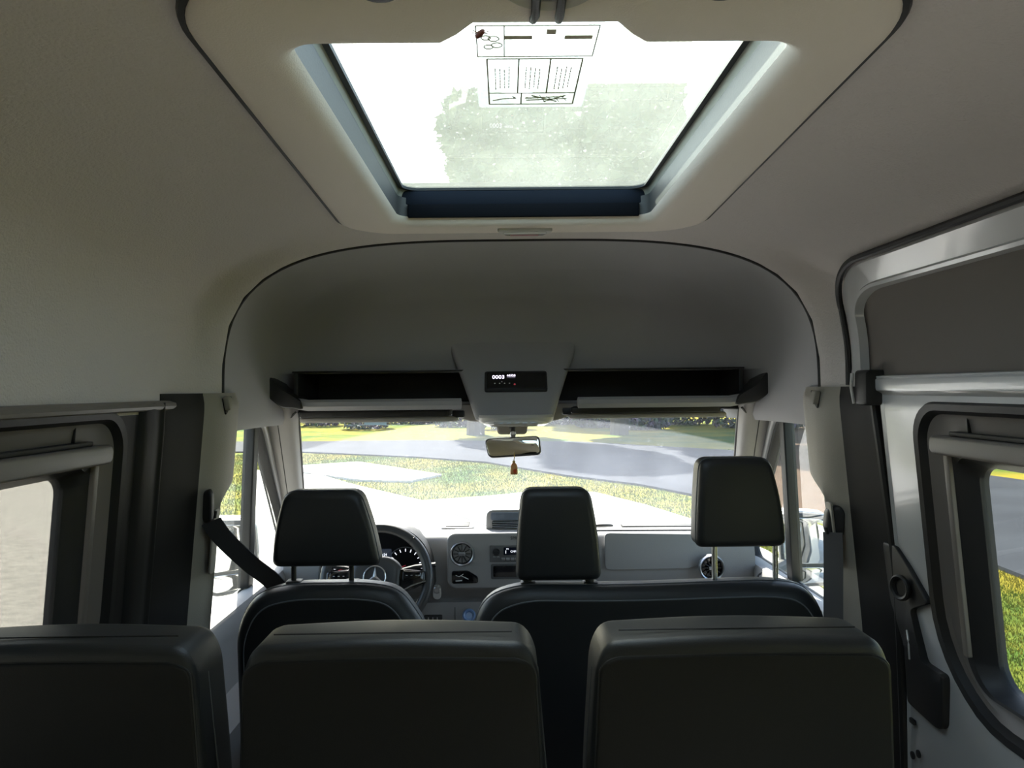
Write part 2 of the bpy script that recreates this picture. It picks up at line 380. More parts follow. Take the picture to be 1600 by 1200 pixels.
# ------------------------------------------------------------------ side walls and side windows
def side_fn(s, depth=0.0, dz=0.0):
    return lambda y, z: (s * (X(z) + depth), y, z)
def ring(loopdefs, s):
    L = []
    for (y0, y1, z0, z1, r, dep) in loopdefs:
        L.append([(s * (X(z) + dep), y, z) for y, z in rr(y0, y1, z0, z1, r, 8, 8)])
    return loft(L)
def side_window(name, s, y0, y1, d0, label, glass, bead=True):
    """layers from the opening in the wall lining down to the pane"""
    w = thing(name, label, 'window', (s * 0.9, (y0 + y1) / 2, 0.85), None, 'structure')
    rb = (0.08, 0.08, 0.22, 0.22)
    obj('rubber_seal', ring([(y0 - .008, y1 + .008, .80, 1.463, rb, d0 - .001), (y0 - .002, y1 + .002, .808, 1.458, rb, d0 - .010), (y0 + .012, y1 - .012, .822, 1.445, (.075, .075, .21, .21), d0 - .008),
                             (y0 + .02, y1 - .02, .83, 1.437, (.07, .07, .2, .2), d0 + .008)], s), M['rubber'], w)
    obj('window_frame', ring([(y0 + .02, y1 - .02, .83, 1.437, (.07, .07, .2, .2), d0 + .008), (y0 + .03, y1 - .03, .84, 1.427, (.07, .07, .17, .17), d0 + .016),
                              (y0 + .075, y1 - .075, .862, 1.375, (.05, .05, .09, .09), d0 + .022)], s), M['blind'], w)
    obj('inner_frame', ring([(y0 + .075, y1 - .075, .862, 1.375, (.05, .05, .09, .09), d0 + .022), (y0 + .08, y1 - .08, .866, 1.370, (.05, .05, .08, .08), d0 + .012),
                             (y0 + .10, y1 - .10, .872, 1.35, (.045, .045, .07, .07), d0 + .014), (y0 + .135, y1 - .135, .884, 1.333, (.035, .035, .055, .055), d0 + .043),
                             (y0 + .139, y1 - .139, .886, 1.331, (.035, .035, .055, .055), d0 + .06)], s), M['plastic'], w)
    pane = [(y, z) for y, z in rr(y0 + .13, y1 - .13, .88, 1.338, (.035, .035, .055, .055), 8, 2)]
    obj('pane', cushion(pane, d0 + .046, d0 + .051, 0.0, fn=lambda u, v, q: (s * (X(v) + q), u, v)), glass, w)
    # blind cassette along the top with a rounded end and a guide channel at the side
    bar = rr(y0 + .05, y1 - .058, 1.352, 1.392, (.016, .016, .012, .012), 6, 2)
    obj('blind_cassette', cushion(bar, d0 - .012, d0 + .03, .006, 0, fn=lambda u, v, q: (s * (X(v) + q), u, v)), M['blind'], w)
    obj('blind_slot', cushion(rr(y0 + .10, y1 - .11, 1.392, 1.402, .004, 3, 2), d0 + .004, d0 + .03, .002, 0, fn=lambda u, v, q: (s * (X(v) + q), u, v)), M['rubber'], w)
    obj('guide_channel', cushion(rr(y1 - .098, y1 - .080, .93, 1.352, .004, 3, 6), d0 + .004, d0 + .03, .003, 0, fn=lambda u, v, q: (s * (X(v) + q), u, v)), M['blind'], w)
    obj('frame_joint', cushion(rr(y1 - .165, y1 - .162, 1.402, 1.432, .001, 2, 1), d0 + .012, d0 + .03, .0005, 0, fn=lambda u, v, q: (s * (X(v) + q), u, v)), M['rubber'], w)
    return w
rb = (0.08, 0.08, 0.22, 0.22)
def wall_panel(name, s, y0, y1, w0, w1, dep, m, label, z1=1.47):
    return struct(name, holed(side_fn(s, dep), y0, y1, 0.0, z1, rr(w0, w1, .80, 1.463, rb, 8, 8), 10), m, label, 'wall', 50)
wall_panel('wall_left', -1, 0.15, 1.80, 0.24, 1.645, 0.0, M['trim'], 'dark plastic side lining around the left passenger window')
wall_panel('wall_left_rear', -1, -2.3, 0.15, -1.9, 0.05, 0.0, M['trim'], 'dark plastic side lining around the left rear window')
wall_panel('wall_right', 1, -2.3, 0.42, -1.9, 0.30, 0.0, M['trim'], 'dark plastic side lining behind the sliding door')
side_window('window_1', -1, 0.24, 1.645, 0.0, 'left passenger window with warm grey frame and raised blind, pale concrete outside', M['tinted_left'])
side_window('window_2', 1, 0.55, 1.66, -0.012, 'tinted window in the white sliding door, grass and road outside', M['tinted'])
side_window('window_3', -1, -1.9, 0.05, 0.0, 'left rear passenger window behind the viewer', M['tinted'])
side_window('window_4', 1, -1.9, 0.30, 0.0, 'right rear passenger window behind the viewer', M['tinted'])
# headliner lower edge: a soft roll along the left above the window
roll = [(-(X(1.468) - 0.006), y, 1.468) for y in np.linspace(-2.3, 1.86, 30)]
tag(obj('trim_2', tube(roll, 0.012, 10), M['blind']), 'rounded trim roll under the headliner above the left windows', 'trim', None, 'structure')
# vertical folds between left window and pillar
def vstrip(s, pts, z0, z1, nz=24, top=None):
    cs = catmull(pts, 6); L = []
    for k in range(nz + 1):
        z = lerp(z0, z1, k / nz); L.append([(s * (X(z) + p[0]), p[1], z) for p in cs])
    return L
fold = vstrip(-1, [(0.004, 1.70, 0), (-0.012, 1.715, 0), (-0.016, 1.75, 0), (-0.012, 1.785, 0), (-0.018, 1.80, 0), (0.004, 1.83, 0)], 0, 1.475)
tag(obj('trim_3', loft(fold, False, False, False), M['trim']), 'dark upright trim fold between the left passenger window and the door pillar', 'trim', None, 'structure')

# door pillars (behind the front doors)
def pillar(name, s, label):
    root = thing(name, label, 'pillar', (s * 0.85, 2.0, 0), None, 'structure')
    prof = [(0.012, 1.79), (-0.006, 1.82), (-0.022, 1.88), (-0.042, 1.95), (-0.066, 2.0), (-0.078, 2.04), (-0.082, 2.08), (-0.080, 2.11), (-0.066, 2.125), (0.02, 2.13)]
    cs = catmull([(a, b, 0) for a, b in prof], 6); L = []
    zs = list(np.linspace(0, 1.2, 20)) + list(np.linspace(1.215, 1.47, 22)) + [1.484, 1.492, 1.496]
    for z in zs:
        cut = 0.085 * (1 - sstep(1.19, 1.26, z)) * 1.0      # the front edge steps back below the belt guide
        tp = 1 - 0.14 * sstep(1.47, 1.496, z)
        L.append([(s * (X(min(z, 1.46)) + (p[0] if p[0] > -0.02 else -0.02 + (p[0] + 0.02) * (1.0 if z < 1.48 else tp))), p[1] - cut * sstep(2.0, 2.13, p[1]), z) for p in cs])
    g = loft(L, False); n = len(cs); top = (len(L) - 1) * n
    g[1].append(tuple(top + i for i in range(n)))
    sp = next(i for i in range(n) if cs[i][1] > 1.955)           # one pillar cover split here: shade painted dark behind, lit tone in front
    for nm, m_, i0, i1 in (('shaded_rear', 'trim', 0, sp + 1), ('lit_front', 'pillar', sp, n)):
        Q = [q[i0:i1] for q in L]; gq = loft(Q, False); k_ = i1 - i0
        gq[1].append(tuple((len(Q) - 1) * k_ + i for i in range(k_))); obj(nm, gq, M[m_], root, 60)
    prf = lambda y: float(np.interp(y, [q[1] for q in cs], [q[0] for q in cs]))
    onp = lambda u, v, w: (s * (X(min(v, 1.46)) + prf(u) - w), u, v)
    xi = s * (X(1.45) - 0.083)
    # coat hook: a triangular recessed notch with a lip
    hk = rpoly([(2.012, 1.484), (2.05, 1.487), (2.046, 1.464), (2.024, 1.436)], 0.006, 4)
    obj('hook_recess', cushion(hk, .001, .005, 0.0008, fn=onp), M['rubber'], root)
    obj('coat_hook', cushion(rpoly([(2.010, 1.486), (2.026, 1.487), (2.034, 1.462), (2.020, 1.447)], 0.006, 4), .003, .018, 0.003, fn=onp), M['pillar'], root)
    # flat belt outlet plate below
    xo = s * (X(1.1) - 0.079)
    obj('belt_slot_plate', cushion(rr(1.985, 2.02, 1.02, 1.19, .01, 4, 3), xo, xo - s * 0.006, .002, fn=lambda u, v, w: (w + s * (1.1 - v) * 0.09, u, v)), M['pillar'], root)
    return root
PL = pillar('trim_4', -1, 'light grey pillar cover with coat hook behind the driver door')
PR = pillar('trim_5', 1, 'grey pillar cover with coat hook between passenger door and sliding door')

# ------------------------------------------------------------------ sliding door (right)
sdoor = thing('door_1', 'white painted sliding door with dark upper panel and tinted window', 'door', (0.9, 1.1, 0.1), None, 'structure')
DD = -0.012
obj('lower_skin', holed(side_fn(1, DD), 0.45, 1.80, 0.12, 1.478, rr(.55, 1.66, .80, 1.463, rb, 8, 8), 10), M['white'], sdoor, 50)
# stepped ledge between window and upper panel
def ledge(pts, y0, y1):
    return loft([[(X(z) + dx, y, z) for dx, z in pts] for y in np.linspace(y0, y1, 16)], False)
obj('ledge', ledge([(DD, 1.475), (DD - .004, 1.48), (DD - .016, 1.486), (DD - .018, 1.492), (DD - .018, 1.512), (DD - .012, 1.518), (DD, 1.52)], 0.45, 1.815), M['white'], sdoor)
KY = 0.45                                        # corners of the upper door are longer than high
def upl(y0, y1, z0, z1, r, dp): return [(X(z) + dp, y / KY, z) for y, z in rr(y0 * KY, y1 * KY, z0, z1, (r, .02, .012, .012), 12, 10)]
obj('upper_rim', loft([upl(.45, 1.945, 1.50, 1.786, .10, 0.006), upl(.45, 1.945, 1.50, 1.786, .10, DD - .004), upl(.455, 1.938, 1.503, 1.781, .098, DD - .009), upl(.51, 1.893, 1.514, 1.740, .07, DD - .009),
                       upl(.515, 1.886, 1.517, 1.735, .067, DD - .016), upl(.523, 1.878, 1.520, 1.728, .063, DD - .016), upl(.528, 1.872, 1.523, 1.724, .06, DD + .004)]), M['white'], sdoor)
us_ = np.linspace(0.5, 1.90, 24); zs_ = np.linspace(1.515, 1.735, 14)
obj('upper_panel', grid(lambda y, z: (X(z) + DD - .001 + 0.008 * (abs((y - 1.17) / .72) ** 4), y, z), us_, zs_), mat('brown_grey_door_card', (0.135, 0.118, 0.102), 0.8, bump=0.15, bscale=400), sdoor)
# door seal running over the top and down the front
arc = [(X(z) + DD - .010, y / KY, z) for y, z in rr(.40 * KY, 1.952 * KY, 1.45, 1.792, (.103, .02, .012, .012), 12, 10)][0:13]        # front top corner
seal = [(X(1.50) + DD - .012, 1.952, 1.50), (X(1.60) + DD - .012, 1.952, 1.60)] + arc + [(X(1.792) + DD - .008, y, 1.792) for y in (1.5, 1.1, .7, .45)]
seal2 = [(X(z) - .016, y, z) for z, y in ((.5, 1.815), (1.0, 1.815), (1.30, 1.825), (1.47, 1.84))]
tag(obj('trim_6', tube(catmull(seal, 4), 0.008, 8), M['rubber']), 'black rubber seal over the top and front corner of the sliding door', 'trim', None, 'structure')
tag(obj('trim_9', tube(catmull(seal2, 4), 0.010, 8), M['rubber']), 'black rubber seal along the lower front edge of the sliding door', 'trim', None, 'structure')
# front return of the door (white strip towards the pillar)
obj('front_edge', loft([[(X(z) + DD, 1.795 + e, z), (X(z) + DD - .004, 1.805 + e, z), (X(z) + DD + .01, 1.815 + e, z), (X(z) + .05, 1.816 + e, z)] for z, e in zip(np.linspace(.12, 1.52, 20), [0.0] * 20)], False), M['white'], sdoor)
# black door stop block at the upper front
a = at(1350, 605, 1.845)
st = obj('stop_block', rbox(a.x - .018, a.x + .07, 1.80, 1.862, a.z - .044, a.z + .042, .008, .010, 'y'), M['rubber'], sdoor)
obj('stop_lip', tube([(a.x - .022, 1.86, a.z + .035), (a.x - .024, 1.862, a.z), (a.x - .018, 1.86, a.z - .04)], 0.004, 8), M['lampring'], st)
# black latch cover and handle cup, traced on the door face and given thickness
def doorpoly(name, pix, x, r, th, m, parent):
    pts = [(p.y, p.z) for p in (atx(px, py, x) for px, py in pix)]
    return obj(name, cushion(rpoly(pts, r, 4), x, x - th, 0.0, 0.005, fn=lambda u, v, w: (w + (1.1 - v) * 0.05, u, v)), m, parent)
lc = doorpoly('latch_cover', [(1392, 845), (1412, 852), (1432, 885), (1461, 942), (1440, 948), (1432, 952), (1446, 1035), (1478, 1056), (1476, 1138), (1466, 1140), (1420, 1098), (1419, 1010), (1400, 935)], 0.902, 0.012, 0.022, M['plastic'], sdoor)
a = atx(1408, 918, 0.872)
obj('handle_cup', lathe([(0.030, 0), (0.030, .006), (.026, .009), (.021, .006), (.017, -.004), (0.001, -.006)], 28, faceM(a, (-1, -.25, 0))), M['rubber'], lc)
a = atx(1452, 1106, 0.905)
for (px, py, w, h) in ((1428, 1127, .022, .012),):
    a = atx(px, py, 0.905); obj('slot', rbox(a.x - .006, a.x, a.y - w / 2, a.y + w / 2, a.z - h / 2, a.z + h / 2, .001, .003, 'x'), M['rubber'], sdoor)
for (px, py) in ((1427, 1180), (1436, 1178)):
    a = atx(px, py, 0.905); obj('drain_plug', lathe([(.009, 0), (.009, .003), (.006, .004), (0, .004)], 16, faceM(a, (-1, 0, 0))), M['rubber'], sdoor)
obj('grab_handle', tube(catmull([atx(1417, 985, .885), atx(1419, 1000, .872), atx(1421, 1030, .872)], 4), 0.002, 6), M['lampring'], sdoor)
# outer skin of the door and body side, white
def outer_side(name, s, y0, y1, label):
    win = rr(y0 + .16, y1 - .16, .84, 1.40, .05, 6, 6)
    struct(name, holed(lambda y, z: (s * (X(z) + 0.085), y, z), y0, y1, -0.35, 1.50, win, 5), M['white'], label, 'body panel', 50)
outer_side('outer_panel_left', -1, 0.2, 1.9, 'white outer body side of the van on the left')
outer_side('outer_panel_right', 1, 0.45, 1.9, 'white outer skin of the sliding door')

# ------------------------------------------------------------------ roof hatch
hatch = thing('roof_hatch', 'tilting glass roof hatch in a pale grey moulded ceiling frame', 'roof hatch', (0, 1.3, 1.88))
def hloop(hw, y0, y1, r, z, taper=0.0, notch=0.0):
    P = []
    for x, y in rr(-hw, hw, y0, y1, r, 12, 26):
        k = 1 - taper * (1 - (y - y0) / (y1 - y0))
        yy = y
        if notch and y < y0 + 0.03 and abs(x) < 0.105: yy = y - notch * (1 - sstep(0.078, 0.105, abs(x)))
        P.append((x * k, yy, z))
    return P
fr_ = [hloop(.430, .700, 1.850, (.12, .12, .13, .13), 1.906, .12), hloop(.430, .700, 1.850, (.12, .12, .13, .13), 1.890, .12), hloop(.424, .706, 1.844, (.118, .118, .125, .125), 1.882, .12),
       hloop(.41, .716, 1.832, (.11, .11, .12, .12), 1.878, .12), hloop(.320, .79, 1.742, (.05, .05, .07, .07), 1.872, .02, .045), hloop(.302, .812, 1.730, (.045, .045, .06, .06), 1.873, 0, .045),
       hloop(.290, .824, 1.720, (.04, .04, .05, .05), 1.880, 0, .045), hloop(.284, .830, 1.715, (.038, .038, .045, .045), 1.892, 0, .045)]
obj('frame', loft(fr_), M['hatchframe'], hatch, 40)
obj('reveal', loft([fr_[-1], hloop(.282, .832, 1.714, (.036, .036, .045, .045), 1.934, 0, .045)]), M['reveal'], hatch)
obj('glass_carrier', loft([hloop(.282, .700, 1.714, (.036, .036, .045, .045), 1.932), hloop(.286, .690, 1.722, (.036, .036, .045, .045), 1.935), hloop(.280, .695, 1.716, (.034, .034, .04, .04), 1.952)]), M['reveal2'], hatch)
obj('carrier_shade', rbox(-.276, .276, 1.708, 1.716, 1.918, 1.950, .003), mat('shaded_navy_carrier', (0.012, 0.016, 0.024), 0.8, spec=0.08), hatch)  # bar over the front carrier, its unlit side painted navy
obj('reveal_shade', rbox(-.262, .262, 1.702, 1.712, 1.888, 1.918, .003), mat('shaded_black_reveal', (0.006, 0.007, 0.009), 0.9, spec=0.05), hatch)  # black bar painting the shade on the front wall of the opening
sl = [[(x, y, z) for x, y, z in hloop(.283, .69, 1.72, .04, 1.952)], hloop(.270, .70, 1.708, .034, 1.950), hloop(.270, .70, 1.708, .034, 1.958)]
obj('glass_seal', loft(sl), M['rubber'], hatch)
obj('pane', cushion(rr(-.283, .283, .69, 1.72, .04, 8, 4), 1.955, 1.961, 0.0), M['hatchglass'], hatch)
obj('outer_lip', loft([hloop(.283, .69, 1.72, .04, 1.962), hloop(.31, .64, 1.75, .05, 1.962), hloop(.31, .64, 1.75, .05, 1.925)]), M['rubber'], hatch)
obj('edge_shadow', tube([(x * 1.004, 1.28 + (y - 1.28) * 1.004, 1.893) for x, y, z in fr_[0]], .006, 6, True), M['rubber'], hatch)  # black tube in place of the shadow under the frame edge
obj('gasket', rbox(-.082, .082, .757, .765, 1.915, 1.922, .002), M['red'], hatch)
# latches at the near edge
def knob(x, y, r, z=1.872):
    return lathe([(r * 1.25, 0), (r * 1.25, .006), (r * 1.05, .010), (r * .8, .012), (r * .75, .022), (r * .45, .024), (0, .024)], 28, faceM((x, y, z), (0, 0, -1)))
lt = obj('latch', lathe([(.052, 0), (.052, .005), (.045, .010), (.036, .006), (.034, -.002), (0, -.002)], 36, faceM((0, .685, 1.876), (0, 0, -1))), M['lampring'], hatch)
for sx in (-.012, .012): obj('latch_prong', tube([(sx, .690, 1.868), (sx, .74, 1.866), (sx * 1.1, .768, 1.876)], .0045, 8), M['plastic'], lt)
obj('latch_button', lathe([(.024, 0), (.022, .008), (0, .009)], 24, faceM((0, .685, 1.872), (0, 0, -1))), M['plastic'], lt)
for x in (-.155, .155):
    kb = obj('knob', knob(x, .672, .024, 1.876), M['plastic'], hatch)
    obj('knob_ring', lathe([(.040, 0), (.040, .004), (.034, .006), (.031, .002), (.031, 0)], 28, faceM((x * .93, .672, 1.876), (0, 0, -1))), M['lampring'], kb)
# little lamp at the front of the frame
lp = obj('lamp', cushion(rpoly([(-.056, 1.800), (.056, 1.800), (.066, 1.758), (-.066, 1.758)], .010, 4), 1.878, 1.866, .003, fn=lambda u, v, w: (u + .004, v, w)), M['lampring'], hatch)
obj('lamp_lens', cushion(rpoly([(-.046, 1.791), (.046, 1.791), (.053, 1.766), (-.053, 1.766)], .008, 4), 1.868, 1.862, .003, fn=lambda u, v, w: (u + .004, v, w)), M['lens'], lp)
obj('lamp_button', rbox(-.03, .036, 1.776, 1.781, 1.859, 1.864, .001), mat('pink_lamp_mark', (0.45, 0.25, 0.27), 0.4), lp)
# instruction sticker on the pane
stk = thing('warning_sticker', 'clear instruction sticker with boxed panels on the hatch glass', 'sticker', (0, 1.06, 1.952))
ZS = 1.953
obj('film', cushion(rr(-.083, .083, .90, 1.215, .006, 4, 2), ZS + .0005, ZS + .0015, 0), M['sticker'], stk)
def line(x0, y0, x1, y1, w=.0022, z=ZS - .0005):
    d = Vector((x1 - x0, y1 - y0, 0)); n = Vector((-d.y, d.x, 0)).normalized() * w / 2
    P = [Vector((x0, y0, z)) - n, Vector((x1, y1, z)) - n, Vector((x1, y1, z)) + n, Vector((x0, y0, z)) + n]
    return [tuple(p) for p in P] + [(p.x, p.y, z + .0008) for p in P], [(0, 1, 2, 3), (7, 6, 5, 4), (0, 1, 5, 4), (1, 2, 6, 5), (2, 3, 7, 6), (3, 0, 4, 7)]
def box_lines(x0, x1, y0, y1, w=.0022): return merge(line(x0, y0, x1, y0, w), line(x1, y0, x1, y1, w), line(x1, y1, x0, y1, w), line(x0, y1, x0, y0, w))
obj('panel_outline', merge(box_lines(-.066, .066, 1.035, 1.20), line(-.022, 1.035, -.022, 1.155), line(.022, 1.035, .022, 1.155), line(-.066, 1.155, .066, 1.155), line(-.016, 1.155, -.016, 1.20)), M['ink'], stk, 0)
obj('upper_outline', merge(box_lines(-.078, .078, .94, 1.028, .0015), line(-.042, .94, -.042, 1.028, .0015)), M['ink'], stk, 0)
obj('upper_band', merge(line(-.042, .972, -.006, .972, .009), line(.036, .972, .072, .972, .009), line(.012, .957, .024, .957, .012)), M['inkband'], stk, 0)
tx = []
for c in range(3):
    for k in range(4):
        x = -.055 + c * .044 + k * .0065; y = 1.06 + rng.uniform(0, .01)
        while y < 1.135:
            l = rng.uniform(.004, .012); tx.append(line(x, y, x, min(y + l, 1.14), .0016)); y += l + .003
tag(obj('small_print', merge(*tx), M['inkband'], stk, 0), kind='stuff')
dr = [line(-.060, 1.185, -.045, 1.178), line(-.045, 1.178, -.024, 1.175), line(-.03, 1.168, -.024, 1.176), line(-.010, 1.176, .05, 1.170), line(-.008, 1.184, .055, 1.178), line(.02, 1.19, .052, 1.166), line(.0, 1.165, .04, 1.19)]
for k in range(6): dr.append(line(-.010 + k * .011, 1.163 + rng.uniform(0, .01), .0 + k * .011, 1.185 + rng.uniform(-.008, .008), .0007))
obj('drawing', merge(*dr), M['ink'], stk, 0)
rg = []
for (x, y, r) in ((-.066, .972, .006), (-.056, .975, .007), (-.052, .993, .007), (-.063, .998, .006)):
    rg.append(tube([(x + r * math.cos(t), y + r * math.sin(t), ZS - .0003) for t in np.linspace(0, 2 * math.pi, 16, endpoint=False)], .0009, 4, True))
obj('symbol', merge(*rg), M['ink'], stk, 0)
bug = at(761, 44, 0.93); bug.z = 1.951
b_ = thing('dead_insect', 'small red-brown insect stuck on the hatch glass beside the sticker', 'insect', (-.073, .955, 1.951))
obj('body', lathe([(0, -.008), (.003, -.006), (.0042, 0), (.003, .006), (0, .008)], 12, Matrix.Translation((-.073, .955, 1.950)) @ Matrix.Rotation(R(60), 4, 'Y') @ Matrix.Rotation(R(30), 4, 'X')), M['insect'], b_)
obj('legs', merge(*[tube([(-.073, .955, 1.950), (-.073 + dx, .955 + dy, 1.952)], .0005, 5) for dx, dy in ((.010, .004), (.011, -.002), (-.009, -.006), (-.010, .002))]), M['insect'], b_)

# ------------------------------------------------------------------ overhead shelf and console
shelf = thing('overhead_shelf', 'grey storage shelf with raised black ends above the windscreen', 'shelf', (0, 2.55, 1.44))
SZ, SY = 1.460, 2.44
for s in (-1, 1):
    obj('tray', rbox(min(s * .23, s * .76), max(s * .23, s * .76), SY + .05, 2.77, SZ - .012, SZ, .004, .01), M['dashdark'], shelf)
    x0 = s * abs(at(452, 636, SY).x); x1 = s * .19
    prof = [(SY + .008, SZ - .026), (SY, SZ - .012), (SY + .004, SZ + .002), (SY + .014, SZ + .010), (SY + .03, SZ + .008), (SY + .05, SZ - .002), (SY + .05, SZ - .02)]
    L = [[(lerp(x0, x1, t), y, z + .010 * (1 - sstep(0, .10, t))) for y, z in prof] for t in np.linspace(0, 1, 20)]
    obj('lip', loft(L, True, True, True), M['cabliner'], shelf)
    hp = [(p.x, p.z) for p in (at(px, py, SY) for px, py in ((417, 592), (425, 589), (437, 606), (470, 626), (474, 640), (440, 637), (421, 622), (415, 606)))]
    hr = rpoly([(s * abs(u), v) for u, v in (hp if s < 0 else hp[::-1])], .010, 3)
    obj('end_horn', cushion(hr, SY - .012, SY + .11, .006, fn=lambda u, v, w: (u, w, v)), M['plastic'], shelf, 40)

con = thing('overhead_console', 'grey overhead console with lit display unit and cabin lamp', 'console', (0, 2.4, 1.42))
cx = at(803, 600, 2.45).x
def cons_loop(t):
    # t 0 at the top (merges into dome) .. 1 at the bottom
    z = lerp(1.67, 1.402, t); hw = lerp(.236, .125, t ** 0.9); yf = lerp(2.606, 2.395, t ** 1.15); r = .03
    ol = rr(-hw, hw, yf, 2.70, (.01, .01, r, r), 6, 4)
    return [(cx + u, v, z) for u, v in ol]
obj('body', loft([cons_loop(t) for t in np.linspace(0, 1, 14)] + [[(cx + (p[0] - cx) * .9, p[1] + .012 if p[1] < 2.6 else p[1], 1.392) for p in cons_loop(1)]], True, True, True), M['cabliner'], con, 40)
def cy(z):
    t = (1.67 - z) / (1.67 - 1.402); return lerp(2.606, 2.395, t ** 1.15)
A = at(757, 578, 2.497); B = at(855, 617, 2.497)
x0, x1, z1, z0 = A.x, B.x, A.z, B.z; zc = (z0 + z1) / 2; tilt = math.atan2(cy(z1) - cy(z0), z1 - z0)
def conface(u, v, w):   # local coords on the tilted console face: u sideways, v up the slope, w out towards the cabin
    return (u, cy(zc) + (v - zc) * math.sin(tilt) - w * math.cos(tilt), zc + (v - zc) * math.cos(tilt) - w * -math.sin(tilt) * -1 * -1)
tach = obj('display_unit', cushion(rr(x0, x1, z0, z1, .008, 4, 2), -.01, .010, 0, .003, fn=conface), M['plastic'], con)
obj('bezel_recess', cushion(rr(x0 + .008, x1 - .006, z0 + .008, z1 - .010, .004, 4, 2), .008, .012, 0, .001, fn=conface), M['gloss'], tach)
Mt = Matrix.Translation(Vector(conface((x0 * .72 + x1 * .28), zc + .013, .0125))) @ Matrix.Rotation(R(90) - tilt, 4, 'X')
text('0003', .021, M['display'], Matrix.Translation((-.012, 0, 0)) @ Mt, tach, 'digits')
text('46528', .0115, M['display'], Matrix.Translation((.030, 0, .005)) @ Mt, tach, 'digits')
text('04628', .0115, M['display'], Matrix.Translation((.030, 0, -.005)) @ Mt, tach, 'digits')
for k in range(4):
    p = conface(x0 + .034 + k * .016, zc - .014, .0125)
    obj('key_mark', lathe([(.0022, 0), (.0022, .0006), (0, .0006)], 8, faceM(p)), M['print_'], tach)
obj('key_mark', lathe([(.002, 0), (.002, .0006), (0, .0006)], 8, faceM(conface(x0 + .057, zc - .007, .0125))), M['print_'], tach)
obj('indicator', lathe([(.0035, 0), (.003, .0012), (0, .0015)], 10, faceM(conface(x0 + .099, zc - .019, .0125))), M['redlight'], tach)
# cabin lamp
A = at(806, 652, 2.40)
def ell(hx, hy, z, cyy=2.43): return [(A.x + hx * math.copysign(abs(math.cos(t)) ** .7, math.cos(t)), cyy + hy * math.copysign(abs(math.sin(t)) ** .8, math.sin(t)), z) for t in np.linspace(0, 2 * math.pi, 48, endpoint=False)]
lm = obj('cabin_lamp', loft([ell(.118, .070, 1.416), ell(.122, .074, 1.408), ell(.120, .072, 1.398), ell(.112, .064, 1.390)], True, True, True), M['lampring'], con)
obj('lens', loft([ell(.108, .066, 1.400, 2.422), ell(.106, .066, 1.388, 2.422), ell(.09, .05, 1.380, 2.422)], True, True, True), M['lens'], lm)
obj('switch_strip', rbox(A.x - .07, A.x + .07, 2.354, 2.362, 1.386, 1.396, .002), M['lampring'], lm)
for k in range(5): obj('switch', rbox(A.x - .055 + k * .025, A.x - .04 + k * .025, 2.351, 2.356, 1.388, 1.394, .001), M['satin'], lm)
# sensor housing at the windscreen
obj('sensor_cover', cushion(rpoly([(-.25, .022), (.25, .022), (.21, -.022), (.15, -.042), (-.15, -.042), (-.21, -.022)], .015, 4), 2.69, 2.72, .006, fn=lambda u, v, w: (A.x - .005 + u, w, 1.425 + v)), M['visor'], con)

# sun visors
def visor(name, p0, p1, label):
    a = at(*p0, 2.50); b = at(*p1, 2.50)
    a.z -= .006; b.z -= .006
    v = thing(name, label, 'sun visor', ((a.x + b.x) / 2, 2.6, 1.40), 'folded sun visors')
    w = b.x - a.x; zz = (a.z + b.z) / 2
    obj('panel', cushion(rpoly([(a.x, 2.52), (a.x + .03, 2.50), (b.x - .03, 2.50), (b.x, 2.52), (b.x - .015, 2.66), (a.x + .015, 2.66)], .02, 4), zz - .014, zz + .004, .008, fn=lambda u, q, h: (u, q, h + (q - 2.5) * -.02)), M['visor'], v)
    obj('shade_strip', cushion(rpoly([(a.x + .006, 2.488), (b.x - .03, 2.488), (b.x - .03, 2.66), (a.x + .03, 2.66)], .015, 3), zz + .004, zz + .024, .004), M['rubber'], v)  # black slab standing in for the shade between shelf and visor
    sx = -1 if a.x < 0 else 1
    xh = b.x if sx < 0 else a.x
    obj('clip', rbox(xh - sx * -.002 - .02, xh + .02, 2.515, 2.545, zz - .002, zz + .022, .005), M['plastic'], v)
    obj('hinge_rod', tube([(a.x + .04, 2.53, zz + .014), (b.x - .04, 2.53, zz + .014)], .005, 8), M['plastic'], v)
    return v
visor('sun_visor', (464, 650), (716, 651), 'folded grey sun visor above the driver seat')
visor('sun_visor', (888, 645), (1140, 642), 'folded grey sun visor above the passenger bench')

# interior mirror
A = at(801, 698, 2.50)
mir = thing('interior_mirror', 'black-framed interior rear-view mirror hanging from the windscreen header', 'mirror', (A.x, 2.5, A.z))
Mm = Matrix.Translation(A) @ Matrix.Rotation(R(-2.0), 4, 'Y') @ Matrix.Rotation(R(-5), 4, 'Z') @ Matrix.Rotation(R(-11), 4, 'X')
ol = rpoly([(-.094, .030), (.090, .034), (.094, -.030), (-.082, -.034)], .018, 5)
obj('housing', xform(cushion(ol, 0, .032, .004, .014, fn=lambda u, v, w: (u, w, v)), Mm), M['plastic'], mir)
obj('mirror_glass', xform(cushion([(u * .955, v * .89) for u, v in ol], -.002, .004, .001, .0, fn=lambda u, v, w: (u, w, v)), Mm), M['mirror'], mir)
Bq = at(803, 672, 2.56)
obj('stalk', tube([(A.x, 2.52, A.z + .01), (A.x + .002, 2.53, A.z + .045), (A.x, 2.60, 1.378)], [.007, .009, .012], 10), M['plastic'], mir)
obj('ball_joint', lathe([(0, -.011), (.008, -.008), (.011, 0), (.008, .008), (0, .011)], 14, Matrix.Translation((A.x + .002, 2.52, A.z + .040))), M['satin'], mir)
obj('mount', cushion(rpoly([(-.058, .014), (.058, .014), (.050, -.035), (-.050, -.035)], .012, 4), 2.62, 2.68, .008, fn=lambda u, v, w: (A.x + u, w, 1.375 + v)), M['visor'], mir)
